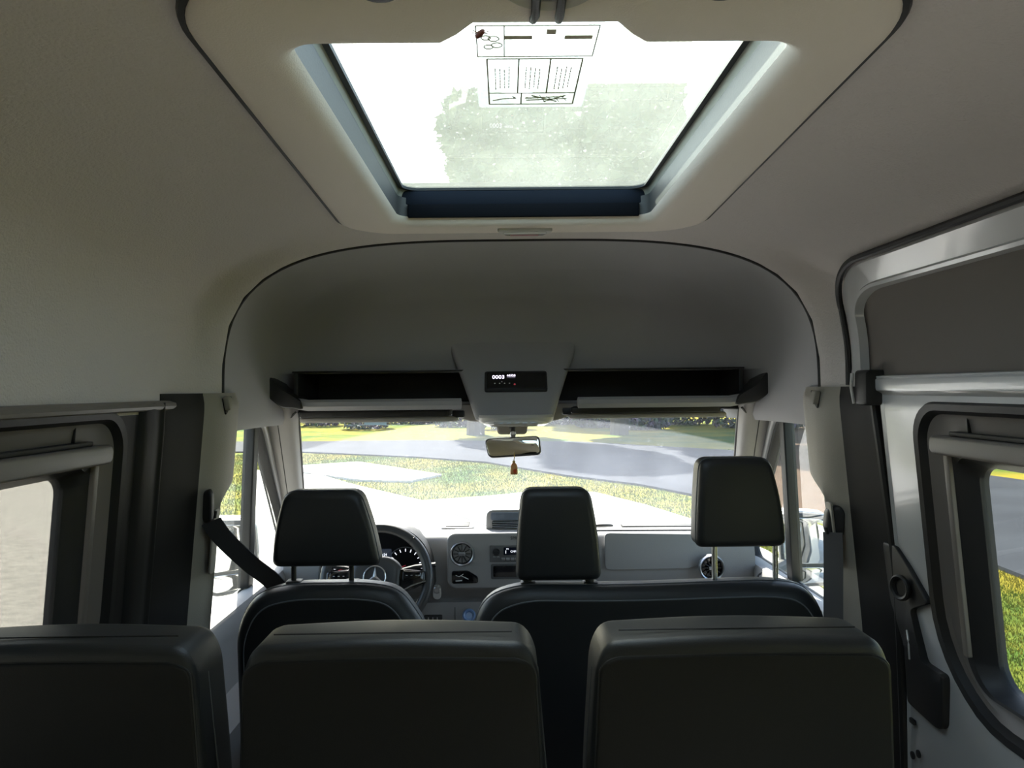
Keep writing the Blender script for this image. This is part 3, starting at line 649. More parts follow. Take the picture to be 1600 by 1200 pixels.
# hanging freshener
A2 = at(803, 730, 2.49)
fr = thing('air_freshener', 'small amber bottle-shaped air freshener hanging under the mirror', 'air freshener', (A2.x, 2.49, A2.z))
obj('bottle', cushion(rpoly([(-.010, .006), (-.004, .016), (.004, .016), (.011, .006), (.0125, -.024), (-.0125, -.024)], .004, 4), 2.484, 2.496, .004, fn=lambda u, v, w: (A2.x + u, w, A2.z + v)), M['amber'], fr)
obj('print_mark', cushion(rpoly([(-.003, -.008), (.009, -.004), (.008, -.018), (.0, -.020)], .003, 4), 2.4825, 2.485, .0006, fn=lambda u, v, w: (A2.x + u, w, A2.z + v)), mat('orange_red_print', (0.6, 0.08, 0.02), 0.5), fr)
obj('cap', rbox(A2.x - .005, A2.x + .005, 2.485, 2.495, A2.z + .015, A2.z + .021, .002), M['cord'], fr)
obj('cord', tube([(A2.x, 2.49, A2.z + .02), (A2.x + .002, 2.492, A2.z + .035), (A2.x + .001, 2.498, A2.z + .06), (A2.x, 2.515, A.z + .035)], .0014, 6), M['cord'], fr)

# ------------------------------------------------------------------ windscreen and A-pillars
def ws(u, v, off=0.0):
    bul = 1 - u * u
    return (u * lerp(.760, .845, v), lerp(2.60, 3.02, v) + .165 * bul + off * .74, lerp(1.428, .87, v) + .018 * bul * (1 - v) + off * .67)
us_ = np.linspace(-1, 1, 33); vv = np.linspace(0, 1, 17)
g0 = grid(lambda u, v: ws(u, v), us_, vv); g1 = grid(lambda u, v: ws(u, v, .006), us_, vv)
wsh = thing('window_5', 'large curved dusty windscreen looking onto a sunlit driveway', 'windscreen', (0, 2.9, .9), None, 'structure')
g1 = (g1[0], [tuple(reversed(q)) for q in g1[1]])
obj('pane', merge(g0, g1), M['windshield'], wsh, 60)
obj('seal', tube([ws(-1, v, -.002) for v in np.linspace(1, 0, 12)] + [ws(u, 0, -.002) for u in np.linspace(-1, 1, 20)][1:-1] + [ws(1, v, -.002) for v in np.linspace(0, 1, 12)], .008, 8), M['rubber'], wsh)
# little stickers at the top edge
def ws_at(px, py):
    best = None
    d = ray(px, py)
    t = 2.7
    for _ in range(30):
        p = CAM + d * t
        # solve for the screen point with the same x,z
        v = (1.44 - p.z) / .57; v = min(1, max(0, v)); w = lerp(.760, .845, v); u = p.x / w
        y = ws(u, v)[1]; t += (y - p.y) / d.y * .7
    return CAM + d * (t - .01)
def ws_sticker(px0, px1, py0, py1, m, lw=None):
    c = [ws_at(px0, py0), ws_at(px1, py0), ws_at(px1, py1), ws_at(px0, py1)]
    if lw: return merge(*[tube([c[i], c[(i + 1) % 4]], lw, 5) for i in range(4)])
    b = [p + Vector((0, .0015, .001)) for p in c]
    return [tuple(p) for p in c + b], [(0, 1, 2, 3), (7, 6, 5, 4), (0, 1, 5, 4), (1, 2, 6, 5), (2, 3, 7, 6), (3, 0, 4, 7)]
s1 = thing('windscreen_sticker', 'narrow pale sticker at the top edge of the windscreen, driver side', 'sticker', ws_at(586, 662))
obj('label', ws_sticker(569, 604, 660, 664, None), M['stickerblue'], s1, 0)
obj('outline', ws_sticker(538, 680, 658, 664, None, .0008), M['stickerblue'], s1)

def apillar(name, s, label):
    L = []
    for t in np.linspace(-.06, 1.05, 18):
        wi = Vector(ws(1, t)); wi.x -= .004; wi.y -= .004
        do = Vector((.868 + .05 * t, lerp(2.545, 3.0, t), lerp(1.43, .885, t)))
        m1 = wi.lerp(do, .25) + Vector((-.018, -.035, -.012)); m2 = wi.lerp(do, .6) + Vector((-.016, -.034, -.012)); m3 = wi.lerp(do, .9) + Vector((-.004, -.016, -.006))
        L.append([(s * p.x, p.y, p.z) for p in (Vector(catp) for catp in catmull([wi, m1, m2, m3, do], 4))])
    o = thing(name, label, 'pillar', (s * .8, 2.8, .9), None, 'structure')
    obj('cover', loft(L, False), M['apillar'], o, 60)
    j = [Vector(ws(1, t)).lerp(Vector((.868 + .05 * t, lerp(2.545, 3.0, t), lerp(1.43, .885, t))), .62) + Vector((-.0155, -.0345, -.012)) for t in np.linspace(.06, 1, 10)]
    obj('joint', tube([(s * p.x, p.y, p.z) for p in j], .0016, 5), M['rubber'], o)
    jj = [Vector(q) for q in ((.752, 2.545, 1.428), (.775, 2.555, 1.408), (.80, 2.55, 1.400), (.83, 2.535, 1.402))]
    obj('cap_joint', tube(catmull([(s * p.x, p.y, p.z) for p in jj], 4), .004, 6), M['rubber'], o)
    return o
apillar('trim_7', -1, 'grey windscreen pillar cover on the driver side')
apillar('trim_8', 1, 'grey windscreen pillar cover on the passenger side')

# ------------------------------------------------------------------ front doors
def DX(z): return .862 + .075 * (1.40 - max(z, .75))
def fdoor(name, s, label):
    d = thing(name, label, 'door', (s * .9, 2.5, .05), None, 'structure')
    win = rpoly([(2.10, .845), (2.90, .845), (2.93, .905), (2.515, 1.365), (2.44, 1.398), (2.10, 1.402)], [.03, .05, .05, .06, .06, .02], 6)
    def lp(k, dep):   # grow the window outline by k, at depth dep (outwards positive)
        cyy, czz = 2.42, 1.12
        P = []
        for i, (y, z) in enumerate(win):
            a, b = Vector(win[i - 1]), Vector(win[(i + 1) % len(win)]); t = b - a
            if t.length < 1e-6: t = Vector((1, 0))
            n = Vector((t.y, -t.x)).normalized()
            if n.dot(Vector((y - cyy, z - czz))) < 0: n = -n
            P.append((s * (DX(z + n.y * k) + dep), y + n.x * k, z + n.y * k))
        return P
    obj('window_surround', loft([lp(.062, .03), lp(.060, -.004), lp(.05, -.012), lp(.034, -.012), lp(.026, -.002), lp(.022, .006)]), M['white'], d, 50)
    obj('window_seal', loft([lp(.024, .004), lp(.016, -.006), lp(.004, -.004), lp(0, .012), lp(0, .03)]), M['rubber'], d, 50)
    obj('pane', cushion(win, .018, .0225, 0, fn=lambda u, v, w: (s * (DX(v) + w), u, v)), M['sideglass'], d)
    bar = rpoly([(2.450, 1.40), (2.487, 1.40), (2.545, .85), (2.495, .85)], .004, 2)
    obj('quarter_bar', cushion(bar, -.006, .03, .006, .002, fn=lambda u, v, w: (s * (DX(v) + w), u, v)), M['rubber'], d)
    # lower trim panel with arm rest
    low = [(-.03, .86), (-.05, .855), (-.062, .83), (-.052, .78), (-.04, .70), (-.045, .62), (-.09, .585), (-.10, .56), (-.07, .53), (-.03, .45), (-.03, .05), (.02, .05)]
    obj('panel', loft([[(s * (DX(z) + dx), y, z) for dx, z in [(.03, .84)] + low] for y in np.linspace(2.05, 3.0, 12)], False, True, True), M['dash'], d, 40)
    a = Vector((s * (DX(.80) - .055), 2.64, .80))
    obj('speaker_grille', lathe([(.048, 0), (.046, .006), (.038, .008), (.036, .003), (0, .004)], 28, faceM(a, (-s, -.2, .1))), M['dashdark'], d)
    # outside mirror on its arm
    c = Vector((s * 1.11, 2.92, .86))
    Mo = Matrix.Translation(c) @ Matrix.Rotation(R(-s * 14), 4, 'Z')
    hs = obj('mirror_housing', xform(cushion(rpoly([(-.10, .15), (.09, .14), (.105, -.13), (-.085, -.155)], .05, 5), 0, .13, .012, .05, fn=lambda u, v, w: (u, w, v)), Mo), M['plastic'], d)
    obj('housing_cap', xform(cushion(rpoly([(-.102, .155), (.092, .145), (.107, -.03), (-.095, -.05)], .05, 5), .03, .137, .01, .05, fn=lambda u, v, w: (u, w, v)), Mo), M['white'], hs)
    obj('mirror_glass', xform(cushion(rpoly([(-.085, .13), (.075, .122), (.088, -.045), (-.078, -.055)], .03, 5), -.003, .004, .001, fn=lambda u, v, w: (u, w, v)), Mo), M['mirror'], hs)
    obj('wide_angle_glass', xform(cushion(rpoly([(-.078, -.068), (.088, -.060), (.092, -.115), (-.07, -.135)], .03, 5), -.003, .004, .001, fn=lambda u, v, w: (u, w, v)), Mo), M['mirror'], hs)
    obj('mirror_arm', tube([(s * .93, 2.84, .80), (s * .99, 2.90, .79), (s * 1.06, 2.96, .80)], .028, 10), M['plastic'], hs)
    return d
fdoor('door_2', -1, 'driver door with grey panel, window bar and outside mirror')
fdoor('door_3', 1, 'front passenger door with grey panel, window bar and outside mirror')
struct('wall_firewall', rbox(-.93, .93, 3.0, 3.03, -.05, .88, .003), M['dashdark'], 'dark panel in front of the cab footwells', 'panel')

# ------------------------------------------------------------------ dashboard
dash = thing('dashboard', 'grey moulded dashboard across the cab with sunlit top', 'dashboard', (0, 2.85, .5))
def dprof(x):
    u = x / .845; yw = 3.01 + .165 * (1 - u * u); e = .03 * abs(u) ** 3
    return [(yw, .868), (yw - .04, .885), (2.95 - e, .945), (2.87 - e, .968), (2.82 - e, .968), (2.785 - e, .955), (2.765 - e, .925), (2.755 - e, .88), (2.757 - e, .82), (2.775 - e, .765), (2.80 - e, .735),
            (2.80 - e, .722), (2.765 - e, .716), (2.76 - e, .70), (2.775, .45), (2.85, .2)]
xs = np.linspace(-.85, .85, 41)
obj('body', loft([[(x, p[0], p[1]) for p in catmull([(a, b, 0) for a, b in dprof(x)], 3)] for x in xs], False, True, True), M['dash'], dash, 50)
# instrument hood
hx = at(588, 900, 2.70).x
def hood(w, top, y, z0=.80):
    return [(hx + w * math.copysign(abs(math.cos(t)) ** .75, math.cos(t)), y, z0 + (top - z0) * abs(math.sin(t)) ** .75) for t in np.linspace(0, math.pi, 30)]
hd = obj('instrument_hood', loft([hood(.184, 1.000, 2.80), hood(.189, 1.006, 2.72), hood(.198, 1.013, 2.685), hood(.205, 1.018, 2.69), hood(.207, 1.016, 2.75), hood(.21, 1.0, 2.85), hood(.213, .955, 2.95)], False), M['dashdark'], dash, 50)
cl = obj('instrument_cluster', cushion(hood_o := [(p[0], p[2]) for p in hood(.186, .998, 0, .79)], 2.738, 2.75, .002, fn=lambda u, v, w: (u, w, v)), mat('matt_black_cluster', (0.006, 0.006, 0.007), 0.6, spec=0.1), dash)
for gx in (-.10, .10):
    c = Vector((hx + gx, 2.735, .865))
    obj('gauge_ring', tube([c + Vector((.066 * math.cos(t), 0, .066 * math.sin(t))) for t in np.linspace(R(-30), R(210), 28)], .0016, 6), M['satin'], cl)
    tk = [tube([c + Vector((.050 * math.cos(t), 0, .050 * math.sin(t))), c + Vector((.060 * math.cos(t), 0, .060 * math.sin(t)))], .0014, 5) for t in np.linspace(R(-30), R(210), 13)]
    obj('gauge_ticks', merge(*tk), M['display2'], cl)
    obj('needle', tube([c, c + Vector((.045 * math.cos(R(200)), -.001, .045 * math.sin(R(200))))], .0014, 5), M['redlight'], cl)
obj('centre_screen', rbox(hx - .045, hx + .05, 2.733, 2.740, .83, .925, .002, .004, 'y'), mat('dim_screen', (0.012, 0.014, 0.02), 0.15, emit=(.3, .4, .6), estr=.008), cl)
for k, (u, v, b) in enumerate(((.02, .905, '16:24'), (-.02, .905, '21'), (.0, .88, 'P'), (.02, .855, '346 km'))):
    text(b, .012, M['display2'], back_text((hx + u, 2.732, v)), cl, 'screen_text')

# centre panel
PF = 2.715
cp = obj('centre_panel', cushion(rr(-.262, .262, .782, .982, .032, 8, 3), PF, 2.80, .008, 0, fn=lambda u, v, w: (u, w, v)), M['dash'], dash)
def round_vent(px, py, y, r, parent):
    c = at(px, py, y); Mv = faceM(c)
    v = obj('round_vent', lathe([(r * 1.12, -.01), (r * 1.12, .004), (r * 1.02, .010), (r * .94, .008), (r * .90, -.004)], 40, Mv), M['satin'], parent)
    obj('vent_bowl', lathe([(r * .92, -.004), (r * .92, .005), (r * .85, .006), (r * .80, -.002), (r * .3, -.006), (0, -.006)], 36, Mv), M['gloss'], v)
    for k in range(6):
        t = math.pi * k / 6
        a = c + Vector((r * .78 * math.cos(t), -.004, r * .78 * math.sin(t))); b = c - Vector((r * .78 * math.cos(t), .004, r * .78 * math.sin(t)))
        obj('vane', tube([a, b], .0018, 6), M['dashdark'], v)
    obj('vent_tab', rbox(c.x - r * .3, c.x + r * .3, c.y - .012, c.y - .002, c.z - r * .16, c.z + r * .16, .002), M['satin'], v)
    return v
round_vent(722, 865, PF, .040, cp)
rx = 2 * at(808, 865, PF).x - at(722, 865, PF).x
pv = at(722, 865, PF); hp_ = Vector((-pv.x, pv.y, pv.z))
# the matching vent to the right of the panel centre
c_ = hp_; Mv = faceM(c_)
rv = obj('round_vent', lathe([(.045, -.01), (.045, .004), (.041, .010), (.0376, .008), (.036, -.004)], 40, Mv), M['satin'], cp)
obj('vent_bowl', lathe([(.0368, -.004), (.0368, .005), (.034, .006), (.032, -.002), (.012, -.006), (0, -.006)], 36, Mv), M['gloss'], rv)
round_vent(1112, 887, 2.70, .042, dash)
# key tray at the lower left of the panel
def pz(px, py, y=PF): p = at(px, py, y); return (p.x, p.z)
kt = obj('control_tray', cushion(rpoly([pz(706, 892), pz(731, 891), pz(747, 901), pz(747, 911), pz(706, 912)], .008, 4), PF + .01, PF - .003, 0, .002, fn=lambda u, v, w: (u, w, v)), M['gloss'], cp)
p = [at(x, y, PF - .004) for x, y in ((712, 899), (717, 901), (721, 899), (724, 897))]
obj('white_squiggle', merge(tube(catmull(p, 4), .0013, 6), tube([at(721, 900, PF - .004), at(732, 905, PF - .004)], .0016, 6), tube([at(712, 908, PF - .004), at(722, 907, PF - .004)], .0026, 6)), M['print_'], kt)
# radio
x0, z1 = pz(765, 852.5); x1 = -x0 + 2 * 0.0; _, z0 = pz(765, 878)
rd = obj('radio', cushion(rr(x0, -x0, z0, z1, .003, 3, 2), PF + .01, PF - .004, 0, .0015, fn=lambda u, v, w: (u, w, v)), mat('radio_grey', (0.12, 0.12, 0.12), 0.5), cp)
for kx in (x0 + .024, -x0 - .024):
    obj('radio_knob', lathe([(.0125, 0), (.0125, .004), (.010, .012), (.0075, .013), (0, .012)], 24, faceM((kx, PF - .004, z1 - .022))), M['plastic'], rd)
obj('radio_display', rbox(x0 + .050, -x0 - .050, PF - .006, PF, z1 - .034, z1 - .006, .001, .002, 'y'), mat('radio_screen', (0.012, 0.015, 0.03), 0.1), rd)
text('FM', .007, M['display2'], back_text((x0 + .064, PF - .0065, z1 - .012)), rd, 'display_text')
text('1', .016, M['display2'], back_text((x0 + .058, PF - .0065, z1 - .023)), rd, 'display_text')
text('CMFM', .010, M['display2'], back_text((x0 + .088, PF - .0065, z1 - .021)), rd, 'display_text')
text('ON  VOL', .006, M['print_'], back_text((x0 + .024, PF - .0045, z1 - .040)), rd, 'knob_text')
for k in range(8): obj('preset_key', rbox(x0 + .042 + k * .0165, x0 + .055 + k * .0165, PF - .0065, PF - .002, z0 + .006, z0 + .015, .001), M['satin'], rd)
x0s, z1s = pz(767, 881); _, z0s = pz(767, 905)
sl_ = obj('storage_slot', cushion(rr(x0s, -x0s, z0s, z1s, .006, 4, 2), PF + .01, PF - .002, 0, .001, fn=lambda u, v, w: (u, w, v)), mat('slot_grey', (0.10, 0.10, 0.10), 0.6), cp)
obj('slot_mouth', cushion(rr(x0s + .008, -x0s - .008, z0s + .008, z1s - .006, .006, 4, 2), PF + .0, PF - .003, 0, .001, fn=lambda u, v, w: (u, w, v)), M['gloss'], sl_)
text('SPRINTER', .0155, M['silverprint'], back_text((0.0, PF - .001, pz(790, 841)[1])), cp, 'lettering')
# dash-top pod with lid and louvre
pod = obj('top_pod', cushion(rpoly([pz(759, 832, 2.80), pz(760, 802, 2.80), pz(766, 796, 2.80)] + [(-a, b) for a, b in (pz(766, 796, 2.80), pz(760, 802, 2.80), pz(759, 832, 2.80))], .012, 5), 2.79, 2.92, .006, .03, fn=lambda u, v, w: (u, w, v)), M['dash'], dash)
zp = pz(780, 803, 2.79)[1]; zq = pz(780, 813, 2.79)[1]
obj('pod_face', cushion(rr(-.105, .105, zq, zp + .006, .008, 4, 2), 2.792, 2.786, 0, .002, fn=lambda u, v, w: (u, w, v)), mat('blue_grey_lid', (0.16, 0.19, 0.24), 0.35), pod)
lz0 = pz(780, 826, 2.79)[1]
lg = obj('louvre_recess', cushion(rr(-.10, .10, lz0, zq - .002, .004, 4, 2), 2.792, 2.787, 0, .001, fn=lambda u, v, w: (u, w, v)), M['gloss'], pod)
for k in range(4):
    z = lerp(lz0 + .004, zq - .006, k / 3); obj('louvre', rbox(-.098, .098, 2.781, 2.789, z - .0012, z + .0012, .0008), M['satin'], pod)
# glove box lids
def lidline(pts, y): return tube([at(px, py, y) for px, py in pts], .0022, 6)
gl = obj('glove_box_lid', cushion(rpoly([(.31, .968), (.655, .962), (.668, .90), (.662, .862), (.615, .842), (.31, .838)], .02, 4), 0, .004, .001, fn=lambda u, v, w: (u, 2.7475 - .03 * (u / .845) ** 3 + max(0, v - .90) ** 1.6 * 1.5 - w, v)), M['dash'], dash)
# top shelf crease
obj('top_crease', tube([(x, 2.812 - .03 * (x / .845) ** 3, .9685) for x in np.linspace(.20, .72, 12)], .002, 5), M['dashdark'], dash)
# dash-top demister vents and speaker (these show mirrored in the windscreen)
for vx in (-.235, .175):
    fr_o = obj('demister_frame', rbox(vx - .062, vx + .062, 2.875, 2.985, .945, .974, .004, .012), M['dash'], dash)
    for k in range(5): obj('demister_slat', rbox(vx - .045, vx + .045, 2.888 + k * .019, 2.897 + k * .019, .972, .978, .001), M['dashdark'], fr_o)
sp = obj('dash_speaker', lathe([(.052, 0), (.052, .006), (.046, .009), (.044, .004), (0, .005)], 36, Matrix.Translation((.315, 2.93, .960)) @ Matrix.Rotation(R(-14), 4, 'X')), M['dashdark'], dash)
obj('top_tray', cushion(rpoly([(.40, 2.99), (.40, 2.90), (.72, 2.88), (.74, 2.93)], .02, 4), .955, .968, .003), M['dashdark'], dash)
# start button
c = at(683, 925, 2.752)
sb = obj('start_button_plate', cushion(rr(c.x - .015, c.x + .015, c.z - .026, c.z + .026, .014, 5, 2), 2.76, 2.748, 0, .002, fn=lambda u, v, w: (u, w, v)), M['lampring'], dash)
obj('start_button', lathe([(.0125, 0), (.0125, .004), (.010, .006), (0, .0055)], 24, faceM((c.x, 2.748, c.z + .009))), M['satin'], sb)
text('START\nSTOP', .0045, M['print_'], back_text((c.x, 2.7415, c.z + .009)), sb, 'button_text')
# lower dash: slots and cup
c = at(677, 966, 2.76)
ls = obj('lower_vent', rbox(c.x - .033, c.x + .033, 2.745, 2.77, c.z - .03, c.z + .013, .003, .004, 'y'), M['dashdark'], dash)
for k in range(3): obj('lower_vent_vane', rbox(c.x - .018 + k * .016, c.x - .014 + k * .016, 2.742, 2.748, c.z - .026, c.z + .008, .001), M['dash'], ls)
obj('panel_joint', rbox(at(711, 960, 2.76).x - .001, at(711, 960, 2.76).x + .001, 2.758, 2.766, .45, .705, .0005), M['rubber'], dash)
c = at(733, 962, 2.74)
obj('cup_ring', lathe([(.024, 0), (.024, .008), (.019, .014), (.014, .010), (.012, .002), (0, .002)], 28, faceM(c, (0, -1, .5))), M['blueplastic'], dash)

# ------------------------------------------------------------------ steering wheel
C = at(588, 905, 2.50)
sw = thing('steering_wheel', 'dark leather steering wheel with star emblem behind the driver headrest', 'steering wheel', C)
Ms = Matrix.Translation(C) @ Matrix.Rotation(R(-24), 4, 'X')      # local x right, z up the wheel plane, -y to the driver
def W(g): return xform(g, Ms)
rim = tube([(.171 * math.cos(t), 0, .171 * math.sin(t)) for t in np.linspace(0, 2 * math.pi, 64, endpoint=False)], .0165, 14, True)
rm = obj('rim', W(rim), M['leather'], sw, 60)
for ang in (R(48), R(132), R(-40), R(220)):
    u = Vector((math.cos(ang), 0, math.sin(ang))); tng = Vector((-math.sin(ang), 0, math.cos(ang)))
    obj('rim_seam', W(tube([u * .171 + (u * math.cos(q) + Vector((0, 1, 0)) * math.sin(q)) * .0167 for q in np.linspace(0, 2 * math.pi, 20, endpoint=False)], .0009, 4, True)), M['rubber'], rm)
hub = obj('hub', W(cushion(rpoly([(-.085, .045), (-.045, .072), (.045, .072), (.085, .045), (.080, -.05), (.04, -.09), (-.04, -.09), (-.080, -.05)], .035, 5), -.035, .03, .022, .01, fn=lambda u, v, w: (u, w, v))), M['leather'], sw, 50)
em = obj('emblem_ring', W(tube([(.036 * math.cos(t), -.037, .036 * math.sin(t)) for t in np.linspace(0, 2 * math.pi, 40, endpoint=False)], .0022, 8, True)), M['chrome'], hub)
star = []
for k in range(3):
    a0 = R(90 + 120 * k); tip = (.035 * math.cos(a0), .035 * math.sin(a0)); l = (.007 * math.cos(a0 + R(60)), .007 * math.sin(a0 + R(60))); r_ = (.007 * math.cos(a0 - R(60)), .007 * math.sin(a0 - R(60)))
    star.append(([(0, -.0425, 0), (l[0], -.037, l[1]), (tip[0], -.037, tip[1]), (r_[0], -.037, r_[1])], [(0, 1, 2), (0, 2, 3)]))
obj('emblem_star', W(merge(*star)), M['chrome'], em, 0)
for s in (-1, 1):
    spk = obj('spoke', W(cushion(rpoly([(s * .075, .030), (s * .162, .022), (s * .162, -.014), (s * .13, -.03), (s * .075, -.05)][::(1 if s > 0 else -1)], .008, 4), -.022, .012, .006, fn=lambda u, v, w: (u, w, v))), M['gloss'], sw)
    obj('spoke_trim', W(tube([(s * .085, -.024, -.045), (s * .12, -.025, -.026), (s * .165, -.023, -.012)], .0022, 6)), M['chrome'], spk)
    obj('switch_pad', W(cushion(rpoly([(s * .09, .022), (s * .15, .018), (s * .15, .0), (s * .09, -.012)][::(1 if s > 0 else -1)], .005, 3), -.026, -.018, .002, fn=lambda u, v, w: (u, w, v))), M['gloss'], spk)
    for q in range(3): obj('switch_mark', W(tube([(s * (.10 + .016 * q), -.0275, .006), (s * (.106 + .016 * q), -.0275, .006)], .0012, 5)), M['print_'], spk)
obj('lower_spoke', W(cushion(rpoly([(-.03, -.08), (.03, -.08), (.022, -.168), (-.022, -.168)], .006, 3), -.012, .010, .005, fn=lambda u, v, w: (u, w, v))), M['satin'], sw)
obj('column', W(lathe([(.05, .02), (.055, .06), (.06, .26), (0, .26)], 24, Matrix.Rotation(R(-90), 4, 'X'))), M['dashdark'], sw)
for s in (-1, 1): obj('stalk', W(tube([(s * .04, .05, .03), (s * .12, .055, .05), (s * .19, .05, .055)], [.006, .007, .009], 8)), M['plastic'], sw)

# ------------------------------------------------------------------ seats
def seat_shape(root, outline, y0, th, r, lean, zt, backmat, name='backrest', inset=.022):
    fn = lambda u, v, w: (u, w + (zt - v) * lean, v)
    b = obj(name, cushion(outline, y0, y0 + th, r, r * 1.2, fn=fn, k=5), M['vinyl'], root, 60)
    us = [p[0] for p in outline]; vs2 = [p[1] for p in outline]; cu = (min(us) + max(us)) / 2; cv = (min(vs2) + max(vs2)) / 2; hu = (max(us) - min(us)) / 2; hv = (max(vs2) - min(vs2)) / 2
    ins = [(cu + (u - cu) * (hu - inset) / hu, cv + (v - cv) * (hv - inset) / hv) for u, v in outline]
    obj('back_shell', cushion(ins, y0 - .004, y0 + .02, .003, 0, fn=fn), backmat, b, 40)
    obj('seam', tube([fn(u, v, y0 - .002) for u, v in ins], .0022, 6, True), M['thread'], b)
    obj('edge_seam', tube([fn(u, v, y0 + r * .9 + .006) for u, v in [(cu + (u - cu) * (hu + .0003) / hu, cv + (v - cv) * (hv + .0003) / hv) for u, v in outline]], .0014, 6, True), M['thread'], b)
    return b
def seat_base(root, x0, x1, y0, y1, zc):
    obj('cushion', rbox(x0, x1, y0, y1, zc - .13, zc, .04, .05, k=4), M['vinyl'], root)
    for x in (x0 + .07, x1 - .07):
        for y in (y0 + .08, y1 - .08): obj('leg', rbox(x - .02, x + .02, y - .02, y + .02, 0, zc - .12, .004), M['plastic'], root)
def headrest(root, top, bot, y, th, posts, chrome, r=.03):
    """top/bot: (left px, right px, py) of the pad seen at depth y"""
    tl, tr, bl, br = at(top[0], top[2], y), at(top[1], top[2], y), at(bot[0], bot[2], y), at(bot[1], bot[2], y)
    zt = (tl.z + tr.z) / 2; zb = (bl.z + br.z) / 2; mz = lerp(zb, zt, .5)
    wl = lerp(bl.x, tl.x, .42); wr = lerp(br.x, tr.x, .42)
    ol = rpoly([(bl.x, zb), (br.x, zb), (wr + .004, mz), (tr.x, zt), (tl.x, zt), (wl - .004, mz)], [.022, .022, .10, .03, .03, .10], 6)
    fn = lambda u, v, w: (u, w + .015 * ((v - mz) / (zt - zb)) ** 2 * 4 * .5, v)
    h = obj('headrest', cushion(ol, y, y + th, .020, .040, fn=fn, k=5), M['vinyl'], root, 60)
    cu = (wl + wr) / 2; hu = (br.x - bl.x) / 2
    ed = [fn(cu + (u - cu) * 1.002, mz + (v - mz) * 1.002, y + .024) for u, v in ol]
    obj('piping', tube(ed, .0018, 6, True), M['thread'], h)
    for px, w in posts:
        a = at(px, bot[2], y + th * .5)
        po = obj('post', tube([(a.x, y + th * .5, zb + .03), (a.x, y + th * .5, zb - .10)], w, 12), M['chrome' if chrome else 'plastic'], h)
        sl = at(px, posts_base, y + th * .5)
        obj('post_collar', rbox(a.x - .018, a.x + .022, y + th * .5 - .018, y + th * .5 + .018, sl.z - .006, sl.z + .010, .003, .006), M['plastic'], h)
        if chrome and px > 1180:
            for k in range(5): obj('notch', tube([(a.x, y + th * .5 - w * .9, zb - .012 - k * .016), (a.x, y + th * .5 - w * .9, zb - .017 - k * .016)], w * .4, 8), M['satin'], po)
    return h
YF = 1.93
# driver seat
drv = thing('driver_seat', 'black vinyl driver seat with wide headrest in front of the steering wheel', 'seat', (-.50, 2.15, 0))
zt = at(512, 912, YF + .05).z
xl, xr = at(362, 1000, YF).x, at(668, 1000, YF).x
ol = rpoly([(xl, .36), (xr, .36), (xr + .005, zt - .13), (xr - .075, zt - .012), (xr - .16, zt + .003), (xl + .14, zt + .003), (xl + .045, zt - .02), (xl - .003, zt - .11)], [.05, .05, .10, .10, .08, .10, .06, .08], 6)
seat_shape(drv, ol, YF, .13, .045, .06, zt, M['vinyl_shaded'], inset=.030)
posts_base = 912
headrest(drv, (441, 559, 769), (421, 592, 888), YF + .02, .11, ((459, .007), (549, .007)), False)
seat_base(drv, xl - .01, xr + .01, YF + .06, YF + .58, .46)
# passenger bench
pas = thing('passenger_bench', 'black vinyl double passenger bench with two headrests beside the driver seat', 'seat', (.33, 2.15, 0))
xl, xr = at(738, 1000, YF).x, at(1304, 1000, YF).x; zt = at(1000, 910, YF + .05).z
ol = rpoly([(xl, .36), (xr, .36), (xr + .0, zt - .10), (xr - .055, zt - .008), (xr - .15, zt + .004), (xr - .5, zt - .004), (xl + .30, zt - .004), (xl + .12, zt), (xl + .03, zt - .03), (xl - .003, zt - .12)], [.05, .05, .09, .07, .08, .1, .1, .08, .08, .08], 6)
seat_shape(pas, ol, YF, .13, .045, .06, zt, M['vinyl_shaded'], inset=.030)
posts_base = 914
headrest(pas, (816, 922, 766), (807, 941, 910), YF + .02, .11, ((824, .012), (921, .012)), False)
posts_base = 911
headrest(pas, (1097, 1207, 717), (1091, 1233, 857), YF + .02, .11, ((1116, .0075), (1211, .0075)), True)
seat_base(pas, xl, xr - .02, YF + .06, YF + .58, .46)

